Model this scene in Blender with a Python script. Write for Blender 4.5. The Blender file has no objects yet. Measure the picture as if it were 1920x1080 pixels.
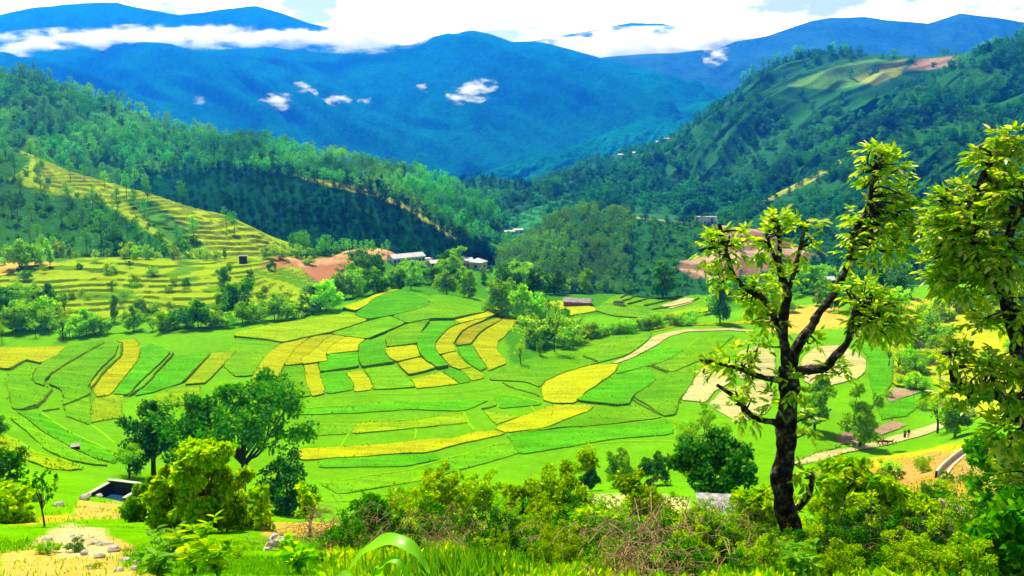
import bpy, math, random
import numpy as np
from mathutils import Vector, Matrix
from mathutils.geometry import delaunay_2d_cdt

# ------------------------------------------------------------------ camera, world, sun, exposure
SC = bpy.context.scene
F_PX = 1507.0                       # focal length in photograph pixels (1920 wide)
PITCH = math.radians(9.79)
SUN_AZ = math.radians(-28.0)        # from +Y (view direction) towards -X
SUN_EL = math.radians(58.0)
EXPOSURE = 0.66
SUN_STRENGTH = 5.0
HAZE_DENSITY = 1.0 / 4700.0
HAZE_COLOR = (0.008, 0.17, 1.0, 1)

cam_data = bpy.data.cameras.new("camera")
cam_data.sensor_width = 36.0
cam_data.lens = 36.0 * F_PX / 1920.0
cam_data.clip_start = 0.1
cam_data.clip_end = 30000.0
cam = bpy.data.objects.new("camera", cam_data)
SC.collection.objects.link(cam)
cam.rotation_euler = (math.pi / 2 - PITCH, 0, 0)
SC.camera = cam

world = bpy.data.worlds.new("World")
SC.world = world
world.use_nodes = True
def build_world():
    nt = world.node_tree
    nt.nodes.clear()
    N = nt.nodes.new; L = nt.links.new
    out = N("ShaderNodeOutputWorld"); bg = N("ShaderNodeBackground")
    sky = N("ShaderNodeTexSky"); sky.sky_type = 'NISHITA'; sky.sun_disc = False
    sky.sun_elevation = SUN_EL; sky.sun_rotation = SUN_AZ
    sky.air_density = 1.0; sky.dust_density = 1.0; sky.ozone_density = 2.0
    tc = N("ShaderNodeTexCoord")
    mp = N("ShaderNodeMapping"); mp.inputs["Scale"].default_value = (5.0, 5.0, 14.0)
    mp.inputs["Location"].default_value = (0.3, 1.7, 0.4)
    n = N("ShaderNodeTexNoise"); n.inputs["Scale"].default_value = 1.0
    n.inputs["Detail"].default_value = 6.0; n.inputs["Roughness"].default_value = 0.55
    L(tc.outputs["Generated"], mp.inputs["Vector"]); L(mp.outputs["Vector"], n.inputs["Vector"])
    ramp = N("ShaderNodeValToRGB")
    ramp.color_ramp.elements[0].position = 0.37; ramp.color_ramp.elements[0].color = (0.13, 0.13, 0.13, 1)
    ramp.color_ramp.elements[1].position = 0.46; ramp.color_ramp.elements[1].color = (1, 1, 1, 1)
    L(n.outputs["Fac"], ramp.inputs["Fac"])
    # the cloud deck lies low over the mountains ahead: fades out with height and to the sides
    sep = N("ShaderNodeSeparateXYZ"); L(tc.outputs["Generated"], sep.inputs["Vector"])
    hi = N("ShaderNodeMapRange"); hi.interpolation_type = 'SMOOTHSTEP'
    hi.inputs["From Min"].default_value = 0.22; hi.inputs["From Max"].default_value = 0.45
    hi.inputs["To Min"].default_value = 1.0; hi.inputs["To Max"].default_value = 0.12
    L(sep.outputs["Z"], hi.inputs["Value"])
    fr = N("ShaderNodeMapRange"); fr.interpolation_type = 'SMOOTHSTEP'
    fr.inputs["From Min"].default_value = 0.3; fr.inputs["From Max"].default_value = 0.75
    fr.inputs["To Min"].default_value = 0.1; fr.inputs["To Max"].default_value = 1.0
    L(sep.outputs["Y"], fr.inputs["Value"])
    m1 = N("ShaderNodeMath"); m1.operation = 'MULTIPLY'
    L(hi.outputs["Result"], m1.inputs[0]); L(fr.outputs["Result"], m1.inputs[1])
    m2 = N("ShaderNodeMath"); m2.operation = 'MULTIPLY'
    L(m1.outputs[0], m2.inputs[0]); L(ramp.outputs["Color"], m2.inputs[1])
    mix = N("ShaderNodeMix"); mix.data_type = 'RGBA'
    L(m2.outputs[0], mix.inputs["Factor"]); L(sky.outputs["Color"], mix.inputs["A"])
    mix.inputs["B"].default_value = (31.0, 32.0, 37.0, 1)
    L(mix.outputs["Result"], bg.inputs["Color"])
    bg.inputs["Strength"].default_value = 0.052
    L(bg.outputs["Background"], out.inputs["Surface"])
build_world()

sun_data = bpy.data.lights.new("sun", 'SUN')
sun_data.energy = SUN_STRENGTH
sun_data.angle = math.radians(0.5)
sun_data.color = (1.0, 0.985, 0.94)
sun = bpy.data.objects.new("sun", sun_data)
SC.collection.objects.link(sun)
SUN_DIR = Vector((math.sin(SUN_AZ) * math.cos(SUN_EL), math.cos(SUN_AZ) * math.cos(SUN_EL), math.sin(SUN_EL)))
sun.rotation_euler = SUN_DIR.to_track_quat('Z', 'Y').to_euler()

SC.view_settings.view_transform = 'Standard'
SC.view_settings.look = 'None'
SC.view_settings.gamma = 1.0
SC.view_settings.use_curve_mapping = False
SC.view_settings.exposure = EXPOSURE
SC.cycles.max_bounces = 6
SC.cycles.diffuse_bounces = 4
SC.cycles.transmission_bounces = 3
SC.cycles.transparent_max_bounces = 6
SC.cycles.volume_bounces = 6
SC.cycles.use_denoising = True
SC.cycles.sample_clamp_indirect = 5.0

rnd = random.Random(11)
rng = np.random.default_rng(11)

# ------------------------------------------------------------------ pixel <-> world
CP, SP = math.cos(PITCH), math.sin(PITCH)
def slope(px, py):
    a = (np.asarray(px, float) - 960.0) / F_PX
    b = (540.0 - np.asarray(py, float)) / F_PX
    den = b * SP + CP
    return a / den, (b * CP - SP) / den          # dx/dy , dz/dy
def P3(px, py, Y):
    u, s = slope(px, py)
    return np.array([u * Y, Y, s * Y])
def to_px(x, y, z):
    depth = y * CP - z * SP
    up = y * SP + z * CP
    return 960.0 + F_PX * x / depth, 540.0 - F_PX * up / depth

# ------------------------------------------------------------------ numpy noise
def _hash(ix, iy, iz, seed):
    h = (ix * 374761393 + iy * 668265263 + iz * 2147483647 + seed * 974634777) & 0xFFFFFFFF
    h = ((h ^ (h >> 13)) * 1274126177) & 0xFFFFFFFF
    h = ((h ^ (h >> 16)) * 2246822519) & 0xFFFFFFFF
    return ((h ^ (h >> 15)) & 0xFFFFFF) / float(0xFFFFFF)
def vnoise(x, y, seed=0):
    x = np.asarray(x, float); y = np.asarray(y, float)
    ix = np.floor(x).astype(np.int64); iy = np.floor(y).astype(np.int64)
    fx = x - ix; fy = y - iy
    fx = fx * fx * fx * (fx * (fx * 6 - 15) + 10); fy = fy * fy * fy * (fy * (fy * 6 - 15) + 10)
    z = np.zeros_like(ix)
    a = _hash(ix, iy, z, seed); b = _hash(ix + 1, iy, z, seed)
    c = _hash(ix, iy + 1, z, seed); d = _hash(ix + 1, iy + 1, z, seed)
    return (a * (1 - fx) + b * fx) * (1 - fy) + (c * (1 - fx) + d * fx) * fy
def fbm(x, y, seed=0, oct=4, gain=0.5):
    t = 0; amp = 1.0; s = 0
    for i in range(oct):
        t = t + amp * (vnoise(x * 2 ** i + 17.3 * i, y * 2 ** i - 9.1 * i, seed + i) - 0.5)
        s += amp; amp *= gain
    return t / s * 2
def ridged(x, y, seed=0, oct=4):
    t = 0; amp = 1.0; s = 0
    for i in range(oct):
        n = 1 - np.abs(2 * vnoise(x * 2 ** i + 5.3 * i, y * 2 ** i + 3.7 * i, seed + i) - 1)
        t = t + amp * n; s += amp; amp *= 0.5
    return t / s
def sstep(a, b, x):
    t = np.clip((x - a) / (b - a), 0, 1)
    return t * t * (3 - 2 * t)
def in_poly(px, py, poly):
    inside = np.zeros(np.shape(px), bool)
    n = len(poly); j = n - 1
    for i in range(n):
        xi, yi = poly[i]; xj, yj = poly[j]
        if yi != yj:
            c = ((yi > py) != (yj > py)) & (px < (xj - xi) * (py - yi) / (yj - yi) + xi)
            inside ^= c
        j = i
    return inside

# ------------------------------------------------------------------ mesh and object helpers
def mesh_np(name, V, F, mats, midx=None, smooth=False, attr=None):
    """F: list of integer arrays (m,k)"""
    me = bpy.data.meshes.new(name)
    V = np.asarray(V, np.float32)
    F = [np.asarray(f, np.int32) for f in F if len(f)]
    me.vertices.add(len(V)); me.vertices.foreach_set("co", V.ravel())
    loops = np.concatenate([f.ravel() for f in F])
    tot = np.concatenate([np.full(len(f), f.shape[1], np.int32) for f in F])
    start = np.concatenate([[0], np.cumsum(tot)[:-1]]).astype(np.int32)
    me.loops.add(len(loops)); me.loops.foreach_set("vertex_index", loops)
    me.polygons.add(len(tot)); me.polygons.foreach_set("loop_start", start)
    if midx is not None:
        me.polygons.foreach_set("material_index", np.asarray(midx, np.int32))
    me.polygons.foreach_set("use_smooth", np.full(len(tot), bool(smooth)))
    for m in (mats if isinstance(mats, (list, tuple)) else [mats]):
        me.materials.append(m)
    if attr is not None:
        a = me.attributes.new("cover", 'FLOAT_COLOR', 'POINT')
        a.data.foreach_set("color", np.asarray(attr, np.float32).ravel())
    me.update(calc_edges=True)
    return me
def link(name, data, parent=None, loc=None):
    o = bpy.data.objects.new(name, data)
    SC.collection.objects.link(o)
    if parent is not None: o.parent = parent
    if loc is not None: o.location = loc
    return o
def tag(o, label, cat, group=None):
    o["label"] = label; o["category"] = cat
    if group: o["group"] = group
    return o
def struct(o):
    o["kind"] = "structure"; return o
def thing(name, label, cat, loc=(0, 0, 0), rz=0.0, group=None, scale=1.0):
    o = link(name, None, None, loc)
    o.rotation_euler = (0, 0, rz); o.scale = (scale, scale, scale)
    o.empty_display_size = 0.2
    return tag(o, label, cat, group)
class MB:
    """collects boxes, tubes and faces into one mesh"""
    def __init__(s): s.V = []; s.Q = []; s.T = []; s.n = 0
    def add(s, V, Q=(), T=()):
        V = np.asarray(V, float).reshape(-1, 3)
        s.V.append(V)
        if len(Q): s.Q.append(np.asarray(Q, int) + s.n)
        if len(T): s.T.append(np.asarray(T, int) + s.n)
        s.n += len(V); return s
    def box(s, c, d, M=None):
        x, y, z = d[0] / 2, d[1] / 2, d[2] / 2
        V = np.array([(i * x, j * y, k * z) for k in (-1, 1) for j in (-1, 1) for i in (-1, 1)])
        if M is not None: V = V @ np.array(M.to_3x3()).T
        return s.add(V + np.array(c), [(0, 2, 3, 1), (4, 5, 7, 6), (0, 1, 5, 4), (2, 6, 7, 3), (0, 4, 6, 2), (1, 3, 7, 5)])
    def tube(s, pts, rad, n=6, wob=0.0, rg=None):
        V, Q = tube(pts, rad, n, wob, rg); return s.add(V, Q)
    def data(s, name, mat, smooth=False):
        F = []
        if s.Q: F.append(np.concatenate(s.Q))
        if s.T: F.append(np.concatenate(s.T))
        return mesh_np(name, np.concatenate(s.V), F, mat, smooth=smooth)
    def build(s, name, mat, parent=None, smooth=False):
        return link(name, s.data(name, mat, smooth), parent)
def tube(pts, rad, n=6, wob=0.0, rg=None):
    pts = np.asarray(pts, float); m = len(pts)
    rad = np.broadcast_to(np.asarray(rad, float), (m,))
    V = []
    prev = np.array([0.31, 0.95, 0.1])
    for i in range(m):
        d = pts[min(i + 1, m - 1)] - pts[max(i - 1, 0)]
        d = d / (np.linalg.norm(d) + 1e-9)
        a = prev - d * prev.dot(d)
        if np.linalg.norm(a) < 1e-3: a = np.cross(d, (1, 0, 0))
        a /= np.linalg.norm(a); b = np.cross(d, a); prev = a
        for k in range(n):
            t = 2 * math.pi * k / n
            r = rad[i] * (1 + (wob * (rg.random() - 0.5) if rg is not None else 0))
            V.append(pts[i] + r * (math.cos(t) * a + math.sin(t) * b))
    V.append(pts[0]); V.append(pts[-1])
    Q = [(i * n + k, i * n + (k + 1) % n, (i + 1) * n + (k + 1) % n, (i + 1) * n + k) for i in range(m - 1) for k in range(n)]
    base, tip = m * n, m * n + 1
    for k in range(0, n - 1, 2):
        Q.append((base, (k + 2) % n, k + 1, k)); Q.append((tip, (m - 1) * n + k, (m - 1) * n + k + 1, (m - 1) * n + (k + 2) % n))
    return np.array(V), np.array(Q)
def smooth_path(pts, k=4):
    pts = np.asarray(pts, float); out = []
    for i in range(len(pts) - 1):
        p0 = pts[max(i - 1, 0)]; p1 = pts[i]; p2 = pts[i + 1]; p3 = pts[min(i + 2, len(pts) - 1)]
        for j in range(k):
            t = j / k
            out.append(0.5 * ((2 * p1) + (-p0 + p2) * t + (2 * p0 - 5 * p1 + 4 * p2 - p3) * t * t + (-p0 + 3 * p1 - 3 * p2 + p3) * t ** 3))
    out.append(pts[-1]); return np.array(out)
def unit(a): return a / (np.linalg.norm(a, axis=-1, keepdims=True) + 1e-9)
def leaves(P, D, N, L, W, hexa=False, fold=0.25):
    """lamina for each point: P base, D along, N normal. returns V,Q"""
    P = np.asarray(P, float); m = len(P)
    D = unit(np.asarray(D, float)); S = unit(np.cross(D, np.asarray(N, float))); N = np.cross(S, D)
    L = np.broadcast_to(np.asarray(L, float), (m,))[:, None]; W = np.broadcast_to(np.asarray(W, float), (m,))[:, None]
    if not hexa:
        V = np.stack([P, P + D * L * 0.5 + S * W * 0.5, P + D * L, P + D * L * 0.5 - S * W * 0.5], 1).reshape(-1, 3)
        Q = (np.arange(m) * 4)[:, None] + np.arange(4)[None]
        return V, Q
    up = N * W * fold
    V = np.stack([P, P + D * L * .3 + S * W * .46 + up, P + D * L * .68 + S * W * .4 + up * .8 - N * L * .04, P + D * L - N * L * .12,
                  P + D * L * .68 - S * W * .4 + up * .8 - N * L * .04, P + D * L * .3 - S * W * .46 + up], 1).reshape(-1, 3)
    i = np.arange(m) * 6
    Q = np.concatenate([np.stack([i, i + 1, i + 2, i + 3], 1), np.stack([i, i + 3, i + 4, i + 5], 1)])
    return V, Q

# ------------------------------------------------------------------ materials
def new_mat(name):
    m = bpy.data.materials.new(name); m.use_nodes = True
    m.node_tree.nodes.clear()
    return m, m.node_tree.nodes.new, m.node_tree.links.new
def pos_noise(N, L, scale, detail=3.0, rough=0.6, stretch=None):
    g = N("ShaderNodeNewGeometry"); n = N("ShaderNodeTexNoise")
    n.inputs["Scale"].default_value = scale; n.inputs["Detail"].default_value = detail; n.inputs["Roughness"].default_value = rough
    if stretch:
        mp = N("ShaderNodeMapping"); mp.inputs["Scale"].default_value = stretch
        L(g.outputs["Position"], mp.inputs["Vector"]); L(mp.outputs["Vector"], n.inputs["Vector"])
    else:
        L(g.outputs["Position"], n.inputs["Vector"])
    return n.outputs["Fac"]
def ramp(N, L, fac, stops):
    r = N("ShaderNodeValToRGB"); e = r.color_ramp.elements
    while len(e) < len(stops): e.new(0.5)
    for k, (p, c) in enumerate(stops):
        e[k].position = p; e[k].color = (*c, 1)
    L(fac, r.inputs["Fac"]); return r.outputs["Color"]
def mixc(N, L, fac, a, b, mode='MIX'):
    m = N("ShaderNodeMix"); m.data_type = 'RGBA'; m.blend_type = mode
    for s, v in (("Factor", fac), ("A", a), ("B", b)):
        if hasattr(v, "is_linked") or hasattr(v, "links"): L(v, m.inputs[s])
        elif s == "Factor": m.inputs[s].default_value = v
        else: m.inputs[s].default_value = (*v, 1)
    return m.outputs["Result"]
def bump(N, L, h, dist, strength=1.0):
    b = N("ShaderNodeBump"); b.inputs["Distance"].default_value = dist; b.inputs["Strength"].default_value = strength
    L(h, b.inputs["Height"]); return b.outputs["Normal"]
def diffuse_out(N, L, col, normal=None, gloss=0.0, rough=0.6):
    o = N("ShaderNodeOutputMaterial"); d = N("ShaderNodeBsdfDiffuse")
    if isinstance(col, tuple): d.inputs["Color"].default_value = (*col, 1)
    else: L(col, d.inputs["Color"])
    if normal is not None: L(normal, d.inputs["Normal"])
    sh = d.outputs["BSDF"]
    if gloss > 0:
        g = N("ShaderNodeBsdfGlossy"); g.inputs["Roughness"].default_value = rough
        mx = N("ShaderNodeMixShader"); mx.inputs["Fac"].default_value = gloss
        L(sh, mx.inputs[1]); L(g.outputs["BSDF"], mx.inputs[2]); sh = mx.outputs["Shader"]
    L(sh, o.inputs["Surface"]); return o
def leaf_mat(name, stops, transl=0.4, patch=0.0, patch_scale=0.02, gloss=0.0, tcol=None, objvar=0.25, second=None, sscale=0.008):
    m, N, L = new_mat(name)
    g = N("ShaderNodeNewGeometry")
    c = ramp(N, L, g.outputs["Random Per Island"], stops)
    if second:
        f = pos_noise(N, L, sscale, 3.0)
        mr = N("ShaderNodeMapRange"); mr.inputs["From Min"].default_value = 0.48; mr.inputs["From Max"].default_value = 0.66; mr.inputs["To Max"].default_value = 0.75
        L(f, mr.inputs["Value"]); c = mixc(N, L, mr.outputs["Result"], c, second)
    if objvar:
        oi = N("ShaderNodeObjectInfo")
        mr = N("ShaderNodeMapRange"); mr.inputs["To Min"].default_value = 1 - objvar; mr.inputs["To Max"].default_value = 1 + objvar
        L(oi.outputs["Random"], mr.inputs["Value"])
        hs = N("ShaderNodeHueSaturation"); L(c, hs.inputs["Color"]); L(mr.outputs["Result"], hs.inputs["Value"])
        c = hs.outputs["Color"]
    if patch:
        f = pos_noise(N, L, patch_scale, 2.0)
        mr = N("ShaderNodeMapRange"); mr.inputs["From Min"].default_value = 0.35; mr.inputs["From Max"].default_value = 0.65
        mr.inputs["To Min"].default_value = 1 - patch; mr.inputs["To Max"].default_value = 1 + patch
        L(f, mr.inputs["Value"])
        hs = N("ShaderNodeHueSaturation"); L(c, hs.inputs["Color"]); L(mr.outputs["Result"], hs.inputs["Value"]); c = hs.outputs["Color"]
    d = N("ShaderNodeBsdfDiffuse"); t = N("ShaderNodeBsdfTranslucent"); L(c, d.inputs["Color"])
    if tcol: 
        tc = mixc(N, L, 1.0, c, tcol, 'MULTIPLY'); L(tc, t.inputs["Color"])
    else: L(c, t.inputs["Color"])
    mx = N("ShaderNodeMixShader"); mx.inputs["Fac"].default_value = transl
    L(d.outputs["BSDF"], mx.inputs[1]); L(t.outputs["BSDF"], mx.inputs[2]); sh = mx.outputs["Shader"]
    if gloss:
        gl = N("ShaderNodeBsdfGlossy"); gl.inputs["Roughness"].default_value = 0.35
        m2 = N("ShaderNodeMixShader"); m2.inputs["Fac"].default_value = gloss
        L(sh, m2.inputs[1]); L(gl.outputs["BSDF"], m2.inputs[2]); sh = m2.outputs["Shader"]
    o = N("ShaderNodeOutputMaterial"); L(sh, o.inputs["Surface"]); return m
def cover_mat(name, var=0.35, bscale=0.5, bdist=0.5, big=0.03, bstr=1.0, mid=0.25):
    """ground whose land cover (grass, soil, forest floor) comes from the 'cover' attribute, broken up with noise"""
    m, N, L = new_mat(name)
    a = N("ShaderNodeAttribute"); a.attribute_name = "cover"
    f1 = pos_noise(N, L, big, 4.0); f2 = pos_noise(N, L, mid, 5.0, 0.7); f3 = pos_noise(N, L, bscale, 4.0, 0.7)
    ad = N("ShaderNodeMath"); ad.operation = 'ADD'; L(f1, ad.inputs[0]); L(f2, ad.inputs[1])
    ad2 = N("ShaderNodeMath"); ad2.operation = 'ADD'; L(ad.outputs[0], ad2.inputs[0]); L(f3, ad2.inputs[1])
    mr = N("ShaderNodeMapRange"); mr.inputs["From Min"].default_value = 1.05; mr.inputs["From Max"].default_value = 1.95
    mr.inputs["To Min"].default_value = 1 - var; mr.inputs["To Max"].default_value = 1 + var
    L(ad2.outputs[0], mr.inputs["Value"])
    hs = N("ShaderNodeHueSaturation"); L(a.outputs["Color"], hs.inputs["Color"]); L(mr.outputs["Result"], hs.inputs["Value"])
    nrm = bump(N, L, f3, bdist, bstr)
    diffuse_out(N, L, hs.outputs["Color"], nrm); return m
def field_mat(name, c1, c2, c3, rows=0.0):
    m, N, L = new_mat(name)
    f1 = pos_noise(N, L, 0.05, 3.0); f2 = pos_noise(N, L, 0.8, 4.0, 0.7); f3 = pos_noise(N, L, 4.0, 3.0, 0.7)
    c = ramp(N, L, f1, [(0.35, c1), (0.65, c2)])
    fm = N("ShaderNodeMapRange"); fm.inputs["From Min"].default_value = 0.50; fm.inputs["From Max"].default_value = 0.75
    fm.inputs["To Max"].default_value = 0.7
    L(f2, fm.inputs["Value"])
    c = mixc(N, L, fm.outputs["Result"], c, c3)
    oi = N("ShaderNodeObjectInfo"); mr = N("ShaderNodeMapRange"); mr.inputs["To Min"].default_value = 0.86; mr.inputs["To Max"].default_value = 1.12
    L(oi.outputs["Random"], mr.inputs["Value"])
    hs = N("ShaderNodeHueSaturation"); L(c, hs.inputs["Color"]); L(mr.outputs["Result"], hs.inputs["Value"])
    f4 = pos_noise(N, L, 0.30, 3.0, 0.6, (0.35, 1.6, 1.0)); f5 = pos_noise(N, L, 1.9, 3.0, 0.75)
    ad = N("ShaderNodeMath"); ad.operation = 'ADD'; L(f4, ad.inputs[0]); L(f5, ad.inputs[1])
    m3 = N("ShaderNodeMapRange"); m3.inputs["From Min"].default_value = 0.7; m3.inputs["From Max"].default_value = 1.3; m3.inputs["To Min"].default_value = 0.62; m3.inputs["To Max"].default_value = 1.34
    L(ad.outputs[0], m3.inputs["Value"]); m4 = N("ShaderNodeMath"); m4.operation = 'MULTIPLY'; L(mr.outputs["Result"], m4.inputs[0]); L(m3.outputs["Result"], m4.inputs[1]); L(m4.outputs[0], hs.inputs["Value"])
    nrm = bump(N, L, f3, 0.3, 0.9)
    diffuse_out(N, L, hs.outputs["Color"], nrm); return m
def plain_mat(name, c1, c2, scale=2.0, bd=0.05, gloss=0.0, detail=5.0):
    m, N, L = new_mat(name)
    f = pos_noise(N, L, scale, detail, 0.65)
    c = ramp(N, L, f, [(0.35, c1), (0.65, c2)])
    diffuse_out(N, L, c, bump(N, L, f, bd) if bd else None, gloss); return m

MAT = {}
MAT["hill"] = cover_mat("hillside", 0.45, 0.35, 1.2, 0.02, mid=0.12)
MAT["far"] = cover_mat("far_mountain_forest", 0.85, 0.05, 34.0, 0.0022, mid=0.009)
MAT["land"] = cover_mat("valley_ground", 0.30, 2.5, 0.12, 0.06, mid=0.6)
MAT["rice"] = field_mat("young_rice", (0.10, 0.335, 0.001), (0.17, 0.37, 0.001), (0.06, 0.26, 0.001))
MAT["rice_dark"] = field_mat("dense_rice", (0.072, 0.335, 0.001), (0.10, 0.36, 0.001), (0.045, 0.27, 0.001))
MAT["lime"] = field_mat("thin_rice", (0.22, 0.38, 0.001), (0.29, 0.40, 0.001), (0.15, 0.33, 0.001))
MAT["yellow"] = field_mat("ripe_field", (0.36, 0.42, 0.001), (0.41, 0.44, 0.001), (0.29, 0.36, 0.001))
MAT["olive"] = field_mat("weedy_field", (0.22, 0.28, 0.001), (0.36, 0.32, 0.005), (0.12, 0.2, 0.001))
MAT["cream"] = field_mat("bare_wet_field", (0.47, 0.40, 0.19), (0.44, 0.41, 0.13), (0.36, 0.34, 0.08))
MAT["plough"] = field_mat("ploughed_soil", (0.33, 0.21, 0.12), (0.40, 0.27, 0.16), (0.25, 0.16, 0.08))
MAT["path"] = field_mat("pale_path", (0.46, 0.40, 0.19), (0.43, 0.37, 0.14), (0.36, 0.34, 0.07))
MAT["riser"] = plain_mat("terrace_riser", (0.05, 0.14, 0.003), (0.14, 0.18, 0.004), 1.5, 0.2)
MAT["bund"] = plain_mat("grassy_bund", (0.17, 0.46, 0.001), (0.26, 0.50, 0.001), 1.0, 0.0)
MAT["bark"] = plain_mat("bark", (0.035, 0.022, 0.018), (0.12, 0.08, 0.06), 9.0, 0.03)
MAT["bark_far"] = plain_mat("pine_bark", (0.05, 0.035, 0.02), (0.10, 0.07, 0.04), 2.0, 0.02)
MAT["pine"] = leaf_mat("pine_needles", [(0.0, (0.02, 0.26, 0.02)), (0.6, (0.06, 0.42, 0.02)), (1.0, (0.20, 0.55, 0.005))], 0.35, 0.45, 0.02, second=(0.26, 0.52, 0.004))
MAT["oak"] = leaf_mat("oak_leaves", [(0.0, (0.01, 0.20, 0.03)), (0.6, (0.03, 0.36, 0.03)), (1.0, (0.14, 0.52, 0.01))], 0.35, 0.5, 0.025, second=(0.12, 0.48, 0.01))
MAT["leaf"] = leaf_mat("broad_leaves", [(0.0, (0.05, 0.40, 0.001)), (0.5, (0.27, 0.66, 0.001)), (1.0, (0.66, 0.82, 0.001))], 0.5, 0.2, 0.03)
MAT["leaf_dark"] = leaf_mat("dark_leaves", [(0.0, (0.015, 0.18, 0.004)), (0.65, (0.06, 0.34, 0.002)), (1.0, (0.30, 0.55, 0.001))], 0.4)
MAT["leaf_deep"] = leaf_mat("deep_green_leaves", [(0.0, (0.008, 0.10, 0.006)), (0.7, (0.03, 0.20, 0.004)), (1.0, (0.16, 0.40, 0.002))], 0.25)  # darkest leaf green, for the dense dark trees and some shrubs
MAT["sunlit_pine"] = leaf_mat("sunlit_pine_needles", [(0.0, (0.03, 0.26, 0.01)), (0.6, (0.14, 0.46, 0.004)), (1.0, (0.45, 0.62, 0.002))], 0.4, 0.35, 0.03)  # brighter copy of the pine needles: sunlight put into the colour
MAT["shaded_pine"] = leaf_mat("shaded_pine_needles", [(0.0, (0.004, 0.06, 0.02)), (0.7, (0.012, 0.14, 0.035)), (1.0, (0.04, 0.26, 0.03))], 0.2, 0.4, 0.02)  # darker copy of the pine needles: slope shade put into the colour
MAT["leaf_yel"] = leaf_mat("sunny_leaves", [(0.0, (0.06, 0.34, 0.001)), (0.5, (0.36, 0.62, 0.001)), (1.0, (0.76, 0.80, 0.001))], 0.55)
MAT["walnut"] = leaf_mat("walnut_leaves", [(0.0, (0.07, 0.32, 0.001)), (0.45, (0.34, 0.60, 0.001)), (0.88, (0.76, 0.82, 0.002)), (1.0, (0.78, 0.58, 0.25))], 0.62, gloss=0.03)
MAT["dry"] = plain_mat("dry_twigs", (0.22, 0.12, 0.05), (0.50, 0.33, 0.18), 6.0, 0.0)
MAT["stone"] = plain_mat("rubble_stone", (0.28, 0.24, 0.20), (0.5, 0.42, 0.33), 3.0, 0.04)
MAT["white"] = plain_mat("whitewash", (0.70, 0.70, 0.68), (0.82, 0.82, 0.80), 0.8, 0.01)
MAT["cream_wall"] = plain_mat("cream_plaster", (0.55, 0.45, 0.28), (0.66, 0.55, 0.36), 0.8, 0.01)
MAT["slate"] = plain_mat("slate_roof", (0.22, 0.17, 0.16), (0.45, 0.38, 0.36), 1.2, 0.05)
MAT["tin"] = plain_mat("tin_roof", (0.45, 0.42, 0.40), (0.62, 0.58, 0.52), 0.6, 0.0, 0.08)
MAT["glass"] = plain_mat("dark_window", (0.01, 0.02, 0.05), (0.02, 0.04, 0.12), 0.5, 0.0, 0.1)
MAT["blue_paint"] = plain_mat("blue_paint", (0.02, 0.07, 0.35), (0.03, 0.10, 0.45), 0.5, 0.0)
MAT["mud_wall"] = plain_mat("mud_wall", (0.20, 0.08, 0.04), (0.33, 0.15, 0.08), 2.0, 0.05)
MAT["wood"] = plain_mat("weathered_wood", (0.25, 0.15, 0.08), (0.50, 0.34, 0.20), 4.0, 0.02)
MAT["concrete"] = plain_mat("concrete", (0.42, 0.37, 0.30), (0.60, 0.53, 0.42), 2.0, 0.02)
MAT["dark_in"] = plain_mat("dark_wall_tank_shade", (0.03, 0.03, 0.05), (0.06, 0.05, 0.07), 1.0, 0.0)  # near black: shade inside the tank put into the colour; also dark hut walls
MAT["grass"] = leaf_mat("short_grass", [(0.0, (0.05, 0.30, 0.002)), (0.6, (0.16, 0.46, 0.002)), (1.0, (0.42, 0.52, 0.004))], 0.35)
MAT["edge_grass"] = leaf_mat("bund_grass", [(0.0, (0.03, 0.18, 0.002)), (0.5, (0.14, 0.36, 0.002)), (1.0, (0.42, 0.50, 0.004))], 0.35)
for k_, c_ in (("rice", (0.13, 0.40)), ("rice_dark", (0.085, 0.39)), ("lime", (0.28, 0.45)), ("yellow", (0.42, 0.48)), ("olive", (0.26, 0.34))):
    MAT["crop_" + k_] = leaf_mat("crop_" + k_, [(0.0, (c_[0] * .6, c_[1] * .7, 0.001)), (0.5, (c_[0], c_[1], 0.001)), (1.0, (c_[0] * 1.5, c_[1] * 1.25, 0.001))], 0.4)
MAT["corn"] = leaf_mat("maize_leaf", [(0.0, (0.15, 0.46, 0.004)), (1.0, (0.30, 0.58, 0.006))], 0.45, gloss=0.02)

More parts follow.
